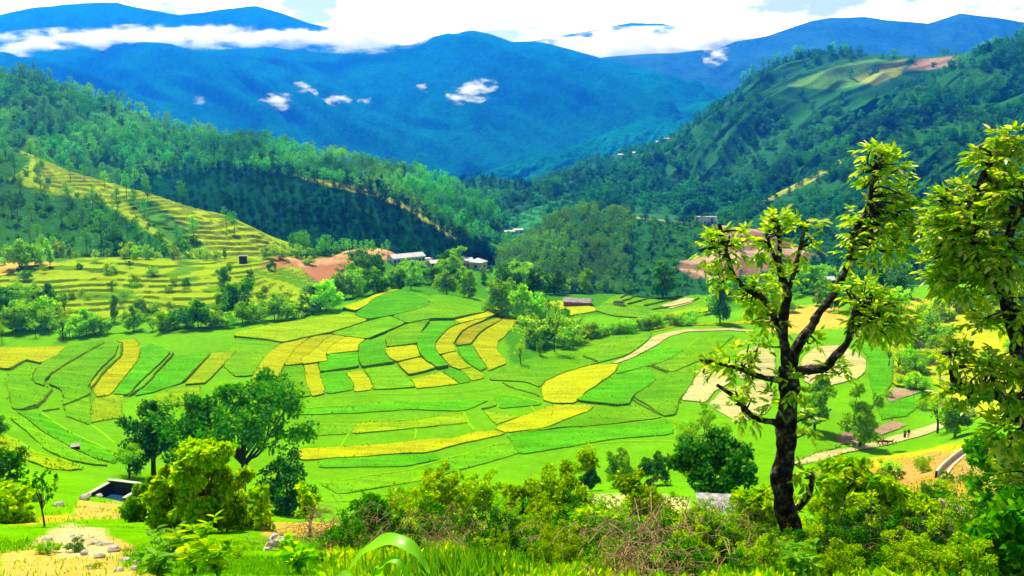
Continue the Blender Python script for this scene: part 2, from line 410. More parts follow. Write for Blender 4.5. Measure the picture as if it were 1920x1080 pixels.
# ------------------------------------------------------------------ the valley terrain (z as a function of u = x/y and y)
CTRL = [  # px, py, y(m)
 (-300,1090,7),(200,1090,7),(480,1086,7),(960,1086,7),(1440,1084,7.5),(2000,1090,7),(2300,1090,7),
 (0,1050,10),(300,1042,10.5),(600,1050,10.5),(-300,1050,10),(0,1003,14),(300,1003,15),(600,1008,16),(0,975,20),(300,988,20),(600,988,21),(-300,980,20),
 (180,957,27),(60,962,25),(0,942,31),(350,986,25),(540,986,25),(350,972,36),(210,932,48),(210,905,58),(-300,920,40),
 (465,930,93),(540,962,85),(330,930,80),(100,855,96),(20,800,112),(0,755,128),(250,850,112),(-300,760,125),(-300,850,80),
 (0,700,165),(250,760,148),(0,655,195),(-300,655,195),(250,640,201),(500,602,225),(600,587,235),(740,543,268),(850,558,262),(920,576,254),
 (930,690,182),(700,740,154),(560,750,150),(640,670,192),(400,700,170),(960,640,205),(1050,640,212),(1050,690,184),
 (1200,640,205),(1300,610,222),(1420,602,232),(1200,760,150),(1050,760,149),(1270,770,146),(1000,840,126),(800,870,117),(650,900,108),(800,930,100),
 (600,960,88),(1000,910,104),(1200,880,112),(1300,800,134),(1450,720,163),(1600,640,200),(1650,760,146),(1690,817,132),(1580,860,112),(1700,870,100),
 (1760,895,72),(1850,825,92),(1960,790,112),(1950,700,160),(1950,600,215),(1750,600,228),(1600,575,245),(1800,550,265),(1500,575,248),(2300,600,215),(2300,780,100),
 (1650,980,35),(1830,990,20),(1900,930,38),(1900,880,55),(1600,930,60),(1400,940,62),(1300,935,70),(1100,925,84),(1100,945,60),(960,962,45),
 (1000,1000,25),(1200,982,35),(1250,1032,14),(960,1042,12),(700,1012,18),(700,978,40),(900,942,70),(1490,1018,10),(1500,985,25),(2300,930,35),
 (300,603,222),(0,595,226),(0,500,290),(250,487,300),(250,592,232),(500,592,236),(470,486,308),(540,482,325),(600,545,288),(650,472,340),(720,466,345),
 (650,512,315),(760,490,332),(900,503,330),(760,532,298),(900,546,294),(1050,560,285),(1150,552,290),(1300,556,290),(1250,592,264),(1100,603,245),(1050,586,262),
 (-300,590,230),(-300,500,290),(1500,535,300),(1800,530,300),(2300,530,300)]
def build_tps():
    U = []; S = []
    for px, py, Y in CTRL:
        u, s = slope(px, py); U.append((float(u) * 2.2, math.log(Y))); S.append(float(s))
    for u, Y, z in [(-1,3,-2.4),(0,3,-2.4),(1,3,-2.4),(-1,1.4,-1.85),(0,1.4,-1.85),(1,1.4,-1.85),
                    (-.9,350,-46),(-.6,350,-48),(-.3,365,-56),(-.12,380,-62),(0,370,-70),(.15,360,-78),(.35,360,-72),(.6,360,-62),(.9,360,-60),
                    (-.9,430,-70),(-.6,430,-80),(-.3,430,-95),(0,430,-105),(.3,430,-105),(.6,430,-95),(.9,430,-90),
                    (-.9,520,-120),(-.4,520,-125),(0,520,-130),(.4,520,-130),(.9,520,-125)]:
        U.append((u * 2.2, math.log(Y))); S.append(z / Y)
    U = np.array(U); S = np.array(S); n = len(U)
    D = np.linalg.norm(U[:, None] - U[None], axis=2)
    K = np.where(D > 0, D * D * np.log(D + 1e-12), 0) + np.eye(n) * 2e-4
    Pm = np.c_[np.ones(n), U]
    A = np.block([[K, Pm], [Pm.T, np.zeros((3, 3))]])
    w = np.linalg.solve(A, np.r_[S, 0, 0, 0])
    return U, w
TU, TW = build_tps()
def ground_s(u, Y):
    u = np.asarray(u, float); Y = np.asarray(Y, float)
    sh = np.broadcast(u, Y).shape
    q = np.stack([np.broadcast_to(u * 2.2, sh).ravel(), np.broadcast_to(np.log(Y), sh).ravel()], 1)
    out = np.empty(len(q))
    for i in range(0, len(q), 20000):
        d2 = ((q[i:i + 20000, None] - TU[None]) ** 2).sum(2)
        out[i:i + 20000] = (0.5 * d2 * np.log(d2 + 1e-18)) @ TW[:-3] + TW[-3] + q[i:i + 20000] @ TW[-2:]
    return out.reshape(sh)
def ground_z(x, y):  # smooth terrain height
    return gs(np.asarray(x, float) / np.asarray(y, float), y) * np.asarray(y, float)
_UC = np.linspace(-1.05, 1.05, 170); _YC = np.exp(np.linspace(math.log(1.4), math.log(525), 420))
_SG = ground_s(_UC[None, :], _YC[:, None])
def gs(u, Y):
    u = np.asarray(u, float); Y = np.asarray(Y, float)
    iy = np.clip(np.interp(np.log(Y), np.log(_YC), np.arange(len(_YC))), 0, len(_YC) - 1.001)
    iu = np.clip(np.interp(u, _UC, np.arange(len(_UC))), 0, len(_UC) - 1.001)
    a = iy.astype(int); b = iu.astype(int); fa = iy - a; fb = iu - b
    return (_SG[a, b] * (1 - fb) + _SG[a, b + 1] * fb) * (1 - fa) + (_SG[a + 1, b] * (1 - fb) + _SG[a + 1, b + 1] * fb) * fa
YS = np.r_[np.exp(np.linspace(math.log(3), math.log(60), 260)), np.linspace(60.3, 400, 700)]
def hit(px, py, ymin=4.0, h=0.0):
    """where the sight line through a photograph pixel meets the terrain raised by h"""
    u, sl = slope(px, py); u = float(u); sl = float(sl)
    ys = YS[YS >= ymin]
    g = gs(np.full(len(ys), u), ys) + h / ys
    k = np.nonzero(g >= sl)[0]
    if len(k) == 0: return None
    i = k[0]; Y = ys[0]
    if i > 0:
        a, b = g[i - 1] - sl, g[i] - sl
        Y = ys[i - 1] + (ys[i] - ys[i - 1]) * (-a / (b - a + 1e-12))
    return np.array([u * Y, Y, sl * Y])
def gpos(px, py, ymin=4.0, ymax=400.0, h=0.0):
    for k in range(60):
        p = hit(px, py + k, ymin, h)
        if p is not None and p[1] <= ymax: return p
    return P3(px, py, ymax)

# land cover painted as real ground cover: (polygon in photograph pixels, y range, colour)
GRASS = (0.10, 0.36, 0.002); LGRASS = (0.26, 0.40, 0.002); SOIL = (0.48, 0.32, 0.06); RED = (0.36, 0.15, 0.07); OCHRE = (0.46, 0.33, 0.02)
YG = (0.34, 0.38, 0.003); SHRUB = (0.03, 0.14, 0.006)
BENCH = [(-300,600),(-300,505),(0,512),(160,480),(300,474),(440,478),(520,480),(560,500),(620,560),(560,590),(430,596),(250,596),(0,600)]
COVER = [
 (BENCH, (205, 335), (0.25, 0.36, 0.002)),
 ([(-300,515),(-300,480),(0,485),(100,490),(110,498),(40,505),(0,515)], (255, 340), (0.5, 0.34, 0.06)),
 ([(480,500),(520,478),(600,470),(700,460),(760,468),(745,480),(700,500),(660,530),(600,535),(560,500)], (280, 380), RED),
 ([(560,492),(640,486),(740,478),(745,484),(640,494),(560,500)], (280, 380), (0.5, 0.30, 0.14)),
 ([(530,478),(640,470),(740,463),(740,474),(640,482),(540,488)], (300, 380), (0.5, 0.33, 0.12)),
 ([(620,575),(600,540),(660,520),(760,480),(960,490),(1060,530),(1330,530),(1400,580),(1100,590),(1000,680),(960,690),(950,640),(920,580),(760,545)], (180, 400), (0.05, 0.2, 0.004)),
 ([(0,1100),(0,1035),(120,1012),(210,1010),(260,1030),(220,1060),(330,1085),(330,1100)], (4, 18), SOIL),
 ([(60,1020),(130,985),(200,1000),(210,1040),(120,1040)], (8, 24), (0.55, 0.38, 0.16)),
 ([(130,975),(150,942),(220,938),(245,955),(235,972)], (18, 60), SOIL),
 ([(0,985),(60,970),(130,960),(130,975),(60,990)], (14, 40), OCHRE),
 ([(490,1010),(505,985),(600,980),(640,990),(600,1010)], (14, 40), (0.5, 0.32, 0.04)),
 ([(600,1100),(620,1000),(700,965),(860,960),(960,1010),(1100,1000),(1250,990),(1400,1000),(1400,1100)], (5, 60), (0.30, 0.28, 0.02)),
 ([(1060,960),(1100,930),(1220,925),(1290,935),(1290,975),(1180,985)], (20, 110), (0.5, 0.42, 0.16)),
 ([(1560,870),(1700,850),(1800,830),(1850,815),(1960,820),(1960,940),(1800,930),(1640,960),(1560,930)], (40, 130), (0.42, 0.40, 0.008)),
 ([(1580,900),(1680,862),(1760,850),(1880,850),(1930,930),(1800,950),(1640,960)], (30, 130), (0.42, 0.24, 0.03)),
 ([(1660,880),(1740,850),(1790,845),(1740,890),(1700,915)], (40, 130), (0.44, 0.25, 0.06)),
 ([(1770,900),(1850,835),(1890,830),(1900,880),(1830,905)], (40, 130), (0.46, 0.26, 0.07)),
 ([(1400,1100),(1400,1000),(1700,985),(1960,940),(1960,1100)], (5, 60), (0.34, 0.36, 0.01)),
 ([(1690,600),(1780,560),(1960,540),(2300,560),(2300,800),(1960,790),(1800,780),(1740,700)], (110, 320), (0.36, 0.38, 0.01)),
 ([(1430,600),(1490,575),(1570,575),(1600,610),(1500,625),(1440,620)], (190, 300), (0.5, 0.36, 0.05)),
 ([(1640,560),(1760,560),(1700,590),(1640,590)], (200, 300), (0.46, 0.40, 0.02)),
]
def paint(V, base, cover, jit=14.0, jscale=0.05, seed=3):
    px, py = to_px(V[:, 0], V[:, 1], V[:, 2])
    C = np.array(np.broadcast_to(np.asarray(base, float), (len(V), 3)))
    for poly, yr, col in cover:
        w = np.zeros(len(V))
        pa = np.array(poly, float)
        near = (px > pa[:, 0].min() - 3 * jit) & (px < pa[:, 0].max() + 3 * jit) & (py > pa[:, 1].min() - 2 * jit) & (py < pa[:, 1].max() + 2 * jit) & (V[:, 1] > yr[0]) & (V[:, 1] < yr[1])
        ii = np.nonzero(near)[0]
        if len(ii) == 0: continue
        for k in range(4):
            js = jscale * (1 + 1.3 * k)
            jx = fbm(V[ii, 0] * js * 3, V[ii, 1] * js * 3, seed + 7 * k, 4) * jit; jy = fbm(V[ii, 0] * js * 3, V[ii, 1] * js * 3, seed + 20 + 7 * k, 4) * jit * 0.6
            w[ii] += in_poly(px[ii] + jx, py[ii] + jy, poly) * 0.25
        C = C * (1 - w[:, None]) + np.asarray(col)[None] * w[:, None]
    return np.c_[C, np.ones(len(V))], px, py
def build_land():
    us = np.linspace(-1.0, 1.0, 620)
    ys = np.r_[np.exp(np.linspace(math.log(1.4), math.log(60), 300)), np.arange(60.8, 222, 1.0), np.arange(222, 325, 0.5), np.arange(325, 520, 3.0)]
    nu, nv = len(us), len(ys)
    S = gs(us[None] + 0 * ys[:, None], ys[:, None] + 0 * us[None])
    X = us[None] * ys[:, None]; Y = np.broadcast_to(ys[:, None], X.shape); Z = S * Y
    V = np.stack([X.ravel(), Y.ravel(), Z.ravel()], 1)
    base = np.array(np.broadcast_to(np.array((0.115, 0.325, 0.001)), (len(V), 3)))
    base[V[:, 1] > 300] = (0.05, 0.16, 0.01)
    col, px, py = paint(V, base, COVER)
    # old terraces on the bench: steps with earth risers
    bench = in_poly(px, py, [(-400,606),(-400,500),(0,506),(160,478),(300,472),(440,476),(540,486),(640,560),(560,596),(430,600),(250,602)]) & (Y.ravel() > 205) & (Y.ravel() < 330)
    w = np.zeros(len(V)); w[bench] = 1.0
    n1 = fbm(V[:, 0] / 30, V[:, 1] / 22, 5, 3) * 0.9
    q = V[:, 2] / 0.8 + n1
    fr = q - np.floor(q)
    st = np.floor(q) + sstep(0.70, 0.95, fr)
    V[:, 2] += w * (st - q) * 0.8
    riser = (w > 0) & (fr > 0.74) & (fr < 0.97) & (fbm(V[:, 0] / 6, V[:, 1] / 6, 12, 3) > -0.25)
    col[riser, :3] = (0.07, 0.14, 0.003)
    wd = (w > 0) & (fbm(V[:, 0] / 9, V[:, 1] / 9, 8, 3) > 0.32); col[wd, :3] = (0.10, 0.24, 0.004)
    # rough ground near the camera and on the slopes
    near = 1 - sstep(70, 105, V[:, 1])
    V[:, 2] += near * (fbm(V[:, 0] / 1.7, V[:, 1] / 1.7, 31, 5, 0.6) * 0.10 * np.clip(V[:, 1] / 12, 0.4, 1.5) + fbm(V[:, 0] / 7, V[:, 1] / 7, 37, 3) * 0.25 * np.clip((V[:, 1] - 6) / 30, 0, 1))
    idx = np.arange(nu * nv).reshape(nv, nu)
    Q = np.stack([idx[:-1, :-1], idx[:-1, 1:], idx[1:, 1:], idx[1:, :-1]], -1).reshape(-1, 4)
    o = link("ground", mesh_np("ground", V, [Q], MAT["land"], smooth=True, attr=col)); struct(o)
build_land()
gm = MB(); gm.add([(-5900, -250, -170), (5900, -250, -170), (5900, 7350, -170), (-5900, 7350, -170)], [(0, 1, 2, 3)])
gd = gm.data("valley_floor", MAT["hill"]); at = gd.attributes.new("cover", 'FLOAT_COLOR', 'POINT'); at.data.foreach_set("color", np.tile((0.03, 0.13, 0.02, 1.0), 4).astype(np.float32))
struct(link("valley_floor", gd))

# ------------------------------------------------------------------ hills as lofted ridges
HILLS = {}
def loft(name, ridge, foot, nu=260, nv=120, nb=30, back=200.0, amp=10.0, gs=80.0, skew=0.5, seed=1, bulge=0.10, base=(0.03, 0.13, 0.012), cover=(), mat="hill", fine=1.0, jit=10.0, terr=None, jsc=0.02, rj=0.0, dark=None):
    rp = np.array(ridge, float); fp = np.array(foot, float)
    t = np.linspace(0, 1, nu)
    rpx = rp[0, 0] + (rp[-1, 0] - rp[0, 0]) * t
    rpy = np.interp(rpx, rp[:, 0], rp[:, 1]); rY = np.interp(rpx, rp[:, 0], rp[:, 2])
    fpx = fp[0, 0] + (fp[-1, 0] - fp[0, 0]) * t
    fpy = np.interp(fpx, fp[:, 0], fp[:, 1]); fY = np.interp(fpx, fp[:, 0], fp[:, 2])
    R = P3(rpx, rpy, rY).T; Fo = P3(fpx, fpy, fY).T
    R[:, 2] += fbm(R[:, 0] / gs * 1.7, R[:, 0] * 0, seed + 70, 4) * rj
    v = np.linspace(0, 1, nv)[:, None]
    X = Fo[None, :, 0] * (1 - v) + R[None, :, 0] * v; Y = Fo[None, :, 1] * (1 - v) + R[None, :, 1] * v
    Z = Fo[None, :, 2] + (R[:, 2] - Fo[:, 2])[None] * (v + bulge * np.sin(math.pi * v) * v)
    env = np.sin(math.pi * np.clip(v, 0, 1)) ** 0.8
    along = np.cumsum(np.r_[0, np.linalg.norm(np.diff(R[:, :2], axis=0), axis=1)])[None] + 0 * v
    H = np.linalg.norm(R - Fo, axis=1).mean()
    down = v * H
    g = ridged(along / gs + skew * down / gs + 0.25 * fbm(along / gs, down / gs, seed + 5, 2), down / gs * 0.28, seed, 4) - 0.55
    Z = Z + amp * env * g * 2 + fine * env * fbm(along / gs * 5, down / gs * 5, seed + 9, 4)
    Y = Y - amp * env * g * 0.8
    vb = np.linspace(0, 1, nb + 1)[1:, None]
    XB = R[None, :, 0] + 0 * vb; YB = R[None, :, 1] + back * vb
    ZB = R[None, :, 2] - np.maximum(R[:, 2] - Fo[:, 2], back * 0.42)[None] * vb ** 1.1 + amp * 0.6 * np.sin(math.pi * vb) * fbm(along[:1] / gs * 2, vb * 3, seed + 3, 3)
    X = np.r_[X, XB]; Y = np.r_[Y, YB]; Z = np.r_[Z, ZB]
    V = np.stack([X.ravel(), Y.ravel(), Z.ravel()], 1)
    n = nv + nb
    col, px, py = paint(V, base, cover, jit, jsc, seed)
    if terr:
        step, poly = terr
        m = in_poly(px, py, poly) & (np.repeat(np.arange(n), nu) < nv)
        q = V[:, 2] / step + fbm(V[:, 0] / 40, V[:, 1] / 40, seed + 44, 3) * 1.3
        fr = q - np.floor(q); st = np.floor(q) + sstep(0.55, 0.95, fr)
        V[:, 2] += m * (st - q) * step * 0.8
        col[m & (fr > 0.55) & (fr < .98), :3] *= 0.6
    idx = np.arange(n * nu).reshape(n, nu)
    Q = np.stack([idx[:-1, :-1], idx[:-1, 1:], idx[1:, 1:], idx[1:, :-1]], -1).reshape(-1, 4)
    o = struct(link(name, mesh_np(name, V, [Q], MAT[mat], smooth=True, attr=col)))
    HILLS[name + str(seed)] = (V.reshape(n, nu, 3), nv, px.reshape(n, nu), py.reshape(n, nu))
    return o
YSL = (0.27, 0.38, 0.003)
# the far range
FARB = (0.003, 0.12, 0.08)  # bluish tint stands in for part of the distance haze
loft("far_mountain", [(-300,110,4300),(0,98,4300),(150,88,4300),(300,85,4300),(600,95,4200),(780,84,4200),(840,68,4200),(885,58,4200),(920,64,4200),(960,78,4200),(1000,77,4200),(1040,84,4200),(1080,95,4150),(1150,115,4100),(1250,140,4000),(1380,172,3900),(1500,210,3800),(1800,280,3700)],
     [(-300,345,2600),(600,345,2500),(850,345,2400),(1200,330,2500),(1800,330,2600)], 420, 150, 30, 900, 150, 560, 0.7, 101, 0.05, FARB, mat="far", fine=16, rj=8)
loft("far_mountain", [(-500,80,5300),(0,27,5300),(60,14,5300),(120,8,5300),(220,5,5300),(290,19,5300),(335,27,5300),(380,22,5300),(430,16,5300),(480,11,5300),(530,25,5300),(580,45,5300),(640,58,5300),(690,68,5300),(800,95,5300)],
     [(-500,130,4800),(800,140,4800)], 300, 50, 20, 600, 40, 500, 0.2, 102, 0.05, FARB, mat="far", fine=14, rj=10)
loft("far_mountain", [(900,110,6500),(1000,77,6500),(1080,62,6500),(1180,43,6500),(1240,44,6500),(1310,60,6500),(1450,100,6500)],
     [(900,150,6000),(1450,150,6000)], 160, 50, 20, 500, 40, 500, 0.2, 103, 0.05, FARB, mat="far", fine=14, rj=10)
loft("far_mountain", [(1050,125,4700),(1130,107,4700),(1250,99,4700),(1340,92,4700),(1380,76,4700),(1440,66,4700),(1480,53,4700),(1520,40,4700),(1560,33,4700),(1620,30,4700),(1660,37,4700),(1740,44,4700),(1790,28,4700),(1800,25,4700),(1850,32,4700),(1920,40,4700),(2300,70,4700)],
     [(1050,330,3300),(2300,330,3300)], 340, 110, 24, 800, 110, 560, 0.3, 104, 0.05, (0.02, 0.09, 0.07), mat="far", fine=16, rj=8)
loft("far_spur", [(250,205,2600),(400,240,2500),(520,260,2400),(640,283,2300),(740,306,2250),(830,332,2200),(880,350,2150)],
     [(250,350,1700),(600,352,1850),(880,353,2050)], 220, 70, 20, 500, 26, 160, 0.5, 105, 0.08, (0.004, 0.165, 0.085), mat="far", fine=8, rj=4)
loft("far_spur", [(850,347,2300),(900,326,2350),(960,303,2400),(1030,288,2500),(1100,262,2600),(1180,232,2800),(1260,205,3000),(1360,180,3200)],
     [(850,352,2050),(1100,345,2200),(1360,340,2400)], 220, 70, 20, 500, 34, 180, -0.6, 106, 0.08, (0.004, 0.165, 0.085), mat="far", fine=10, rj=4)
# right hills
FOREST = (0.02, 0.11, 0.012)
loft("right_hill", [(900,375,1350),(960,352,1350),(1020,335,1340),(1080,308,1330),(1160,288,1320),(1250,260,1310),(1300,225,1310),(1380,170,1300),(1420,140,1290),(1470,116,1280),(1560,104,1270),(1640,101,1260),(1730,107,1250),(1800,100,1240),(1850,90,1230),(1920,80,1220),(2200,40,1220)],
     [(860,470,640),(1000,425,700),(1100,395,740),(1300,405,760),(1500,420,760),(1700,440,720),(1920,460,680),(2200,470,660)], 420, 200, 30, 350, 34, 150, -0.75, 111, 0.12, (0.022, 0.12, 0.02),
     [([(1700,130),(1720,112),(1800,104),(1800,122),(1740,130)],(0,2000),(0.34,0.22,0.12)),
      ([(1240,265),(1262,258),(1265,268),(1245,275)],(0,2000),(0.4,0.32,0.16)),
      ([(1066,325),(1080,312),(1084,330),(1075,352)],(0,2000),(0.42,0.2,0.12)),
      ([(1470,160),(1560,125),(1640,108),(1700,120),(1660,150),(1560,170)],(0,2000),(0.10,0.24,0.02)),
      ([(1600,150),(1650,120),(1700,110),(1690,140),(1640,160)],(0,2000),(0.26,0.30,0.03)),
      ([(1170,318),(1200,312),(1195,322),(1180,322)],(0,2000),(0.45,0.28,0.16))], jit=8)
loft("right_hill", [(2200,30,1030),(2000,50,1030),(1920,66,1020),(1860,88,1000),(1800,122,980),(1740,152,960),(1690,170,940),(1640,222,920),(1580,262,890),(1500,312,860),(1430,347,830),(1360,380,800),(1300,402,780)][::-1],
     [(1270,415,745),(1450,430,700),(1600,445,680),(1800,465,660),(2200,480,650)], 340, 170, 30, 250, 28, 120, -0.7, 112, 0.10, FOREST, jit=8)
loft("right_hill", [(2200,90,860),(2050,125,840),(1920,175,820),(1800,222,800),(1700,250,780),(1600,284,760),(1500,340,730),(1420,380,710),(1350,408,690)][::-1],
     [(1330,440,620),(1450,500,520),(1600,540,460),(1800,550,450),(2200,560,450)], 300, 150, 30, 200, 14, 90, -0.6, 113, 0.08, FOREST,
     [([(1600,278),(1610,292),(1500,352),(1400,396),(1380,392),(1500,334)],(0,2000),(0.30,0.34,0.02))], jit=6)
# hump in the valley, centre spur with the white house and the bare scar
loft("valley_hump", [(780,400,1050),(830,352,1030),(880,334,1010),(920,331,1000),(970,340,990),(1010,356,980),(1060,400,960)], [(760,425,900),(920,425,840),(1080,425,860)], 160, 90, 20, 200, 10, 70, 0.2, 121, 0.1, FOREST)
loft("centre_spur", [(880,505,500),(950,478,520),(1000,440,545),(1050,408,565),(1100,394,580),(1150,399,585),(1190,406,580),(1280,416,570),(1340,421,560),(1420,430,550),(1500,462,530),(1580,500,500),(1640,525,480)],
     [(880,512,470),(1000,545,430),(1200,560,425),(1400,560,420),(1640,540,440)], 320, 140, 30, 160, 8, 70, 0.15, 122, 0.12, FOREST,
     [([(1262,500),(1340,470),(1350,430),(1330,412),(1400,402),(1440,412),(1520,440),(1560,465),(1540,480),(1460,500),(1400,520),(1300,522)],(0,800),(0.23,0.13,0.065)),
      ([(1270,490),(1340,476),(1420,468),(1550,460),(1550,473),(1400,483),(1300,496)],(0,800),(0.46,0.30,0.18)),
      ([(1260,502),(1310,506),(1350,520),(1330,521),(1300,512)],(0,800),(0.46,0.30,0.18)),
      ([(1340,419),(1400,424),(1480,440),(1480,446),(1400,431),(1340,427)],(0,800),(0.46,0.30,0.18)),
      ([(1190,402),(1290,412),(1290,418),(1190,409)],(0,800),(0.30,0.28,0.06))], jit=5)
loft("river_terraces", [(860,455,760),(900,436,760),(960,402,780),(1010,385,800),(1060,372,800),(1120,380,800)], [(870,500,600),(950,470,600),(1020,455,600),(1120,440,640)], 160, 140, 16, 120, 3, 60, 0.1, 123, 0.05, (0.03, 0.20, 0.05),
     [([(900,470),(960,452),(1020,430),(1040,445),(980,470),(930,480)],(0,900),(0.26,0.40,0.01))], terr=(3.4, [(860,500),(860,440),(980,380),(1100,380),(1120,450),(950,500)]))
# left hills
loft("left_hill", [(-350,60,800),(-150,115,800),(0,140,790),(40,137,780),(130,167,770),(250,207,760),(330,242,750),(420,264,740),(500,270,730),(560,285,720),(640,302,710),(720,320,700),(790,332,690),(850,347,680),(900,385,650),(935,420,620)],
     [(-350,440,540),(0,440,520),(300,440,520),(550,450,520),(760,450,520),(960,470,540)], 420, 180, 30, 250, 15, 110, 0.6, 131, 0.12, (0.04, 0.17, 0.012),
     [([(0,330),(60,250),(150,270),(120,330)],(0,900),(0.10,0.27,0.008)), ([(530,322),(640,328),(780,365),(840,400),(860,440),(800,410),(700,350),(560,335)],(0,900),(0.30,0.32,0.02))])
loft("left_hill", [(240,330,620),(330,318,605),(420,312,590),(520,323,570),(620,340,550),(700,356,530),(760,382,512),(820,422,495),(870,458,480),(912,486,468)],
     [(240,455,470),(450,478,440),(600,482,430),(750,484,430),(930,498,450)], 300, 120, 30, 130, 8, 70, 0.4, 132, 0.08, (0.006, 0.06, 0.02),  # shadow on this face is put into its dark base colour
     [([(520,318),(620,330),(700,344),(780,376),(860,440),(850,450),(760,392),(690,364),(600,346)],(0,900),(0.28,0.32,0.02)),
      ([(835,405),(860,420),(850,430),(838,420)],(0,900),(0.45,0.3,0.18))], jit=6)
loft("left_hill", [(-350,180,560),(-150,225,540),(0,268,510),(80,298,490),(130,320,475),(200,340,455),(290,365,435),(350,385,420),(430,405,400),(480,430,385),(540,457,365),(620,477,350),(700,490,343)],
     [(-350,490,345),(0,487,335),(100,484,332),(300,482,330),(450,484,332),(560,482,334),(640,484,338),(700,492,341)], 380, 200, 24, 130, 5, 60, 0.5, 133, 0.12, YSL,
     [([(-350,480),(-350,200),(0,260),(60,300),(20,340),(80,360),(160,370),(260,420),(330,470),(330,490),(-300,490)],(0,900),(0.03,0.13,0.012)),
      ([(575,430),(640,450),(760,470),(760,510),(600,510),(590,480)],(0,900),(0.08,0.2,0.01)),
      ([(230,372),(290,375),(350,430),(400,480),(330,470),(270,410)],(0,900),(0.06,0.19,0.012))],
     terr=(1.7, [(60,290),(140,310),(330,370),(480,430),(560,480),(420,480),(330,440),(200,380),(90,350)]), jit=14)

# ------------------------------------------------------------------ haze: one closed box round the place
hz = MB(); hz.box((0, 3550, (1010 - 171.5) / 2), (12000, 7700, 1010 + 171.5))
hm, N, L = new_mat("haze")
vol = N("ShaderNodeVolumePrincipled"); vol.inputs["Color"].default_value = HAZE_COLOR
vol.inputs["Density"].default_value = HAZE_DENSITY; vol.inputs["Anisotropy"].default_value = 0.4
vol.inputs["Absorption Color"].default_value = (1, 1, 1, 1)
o_ = N("ShaderNodeOutputMaterial"); L(vol.outputs["Volume"], o_.inputs["Volume"])
hob = hz.build("haze", hm); hob["kind"] = "stuff"

# ------------------------------------------------------------------ terraced fields
CR = {"c1": (0, 620, 4.0), "c2": (440, 540, 4.8), "c3": (700, 560, 6.0), "c4": (900, 560, 3.4286), "c5": (560, 700, 4.0), "c6": (1240, 600, 3.0), "p": (0, 0, 1.0)}
def cpx(c, pts):
    x0, y0, k = CR[c]; return [(x0 + x / k, y0 + y / k) for x, y in pts]
def densify(pts, step, closed=True):
    out = []; n = len(pts)
    for i in range(n if closed else n - 1):
        a = np.array(pts[i], float); b = np.array(pts[(i + 1) % n], float)
        m = max(1, int(np.linalg.norm(b - a) / step))
        for j in range(m): out.append(tuple(a + (b - a) * j / m))
    if not closed: out.append(tuple(pts[-1]))
    return out
def chaikin(pts):
    out = []; n = len(pts)
    for i in range(n):
        a = np.array(pts[i], float); b = np.array(pts[(i + 1) % n], float)
        out += [tuple(a * .9 + b * .1), tuple(a * .1 + b * .9)]
    return out
EDGE = []; CROP = {}
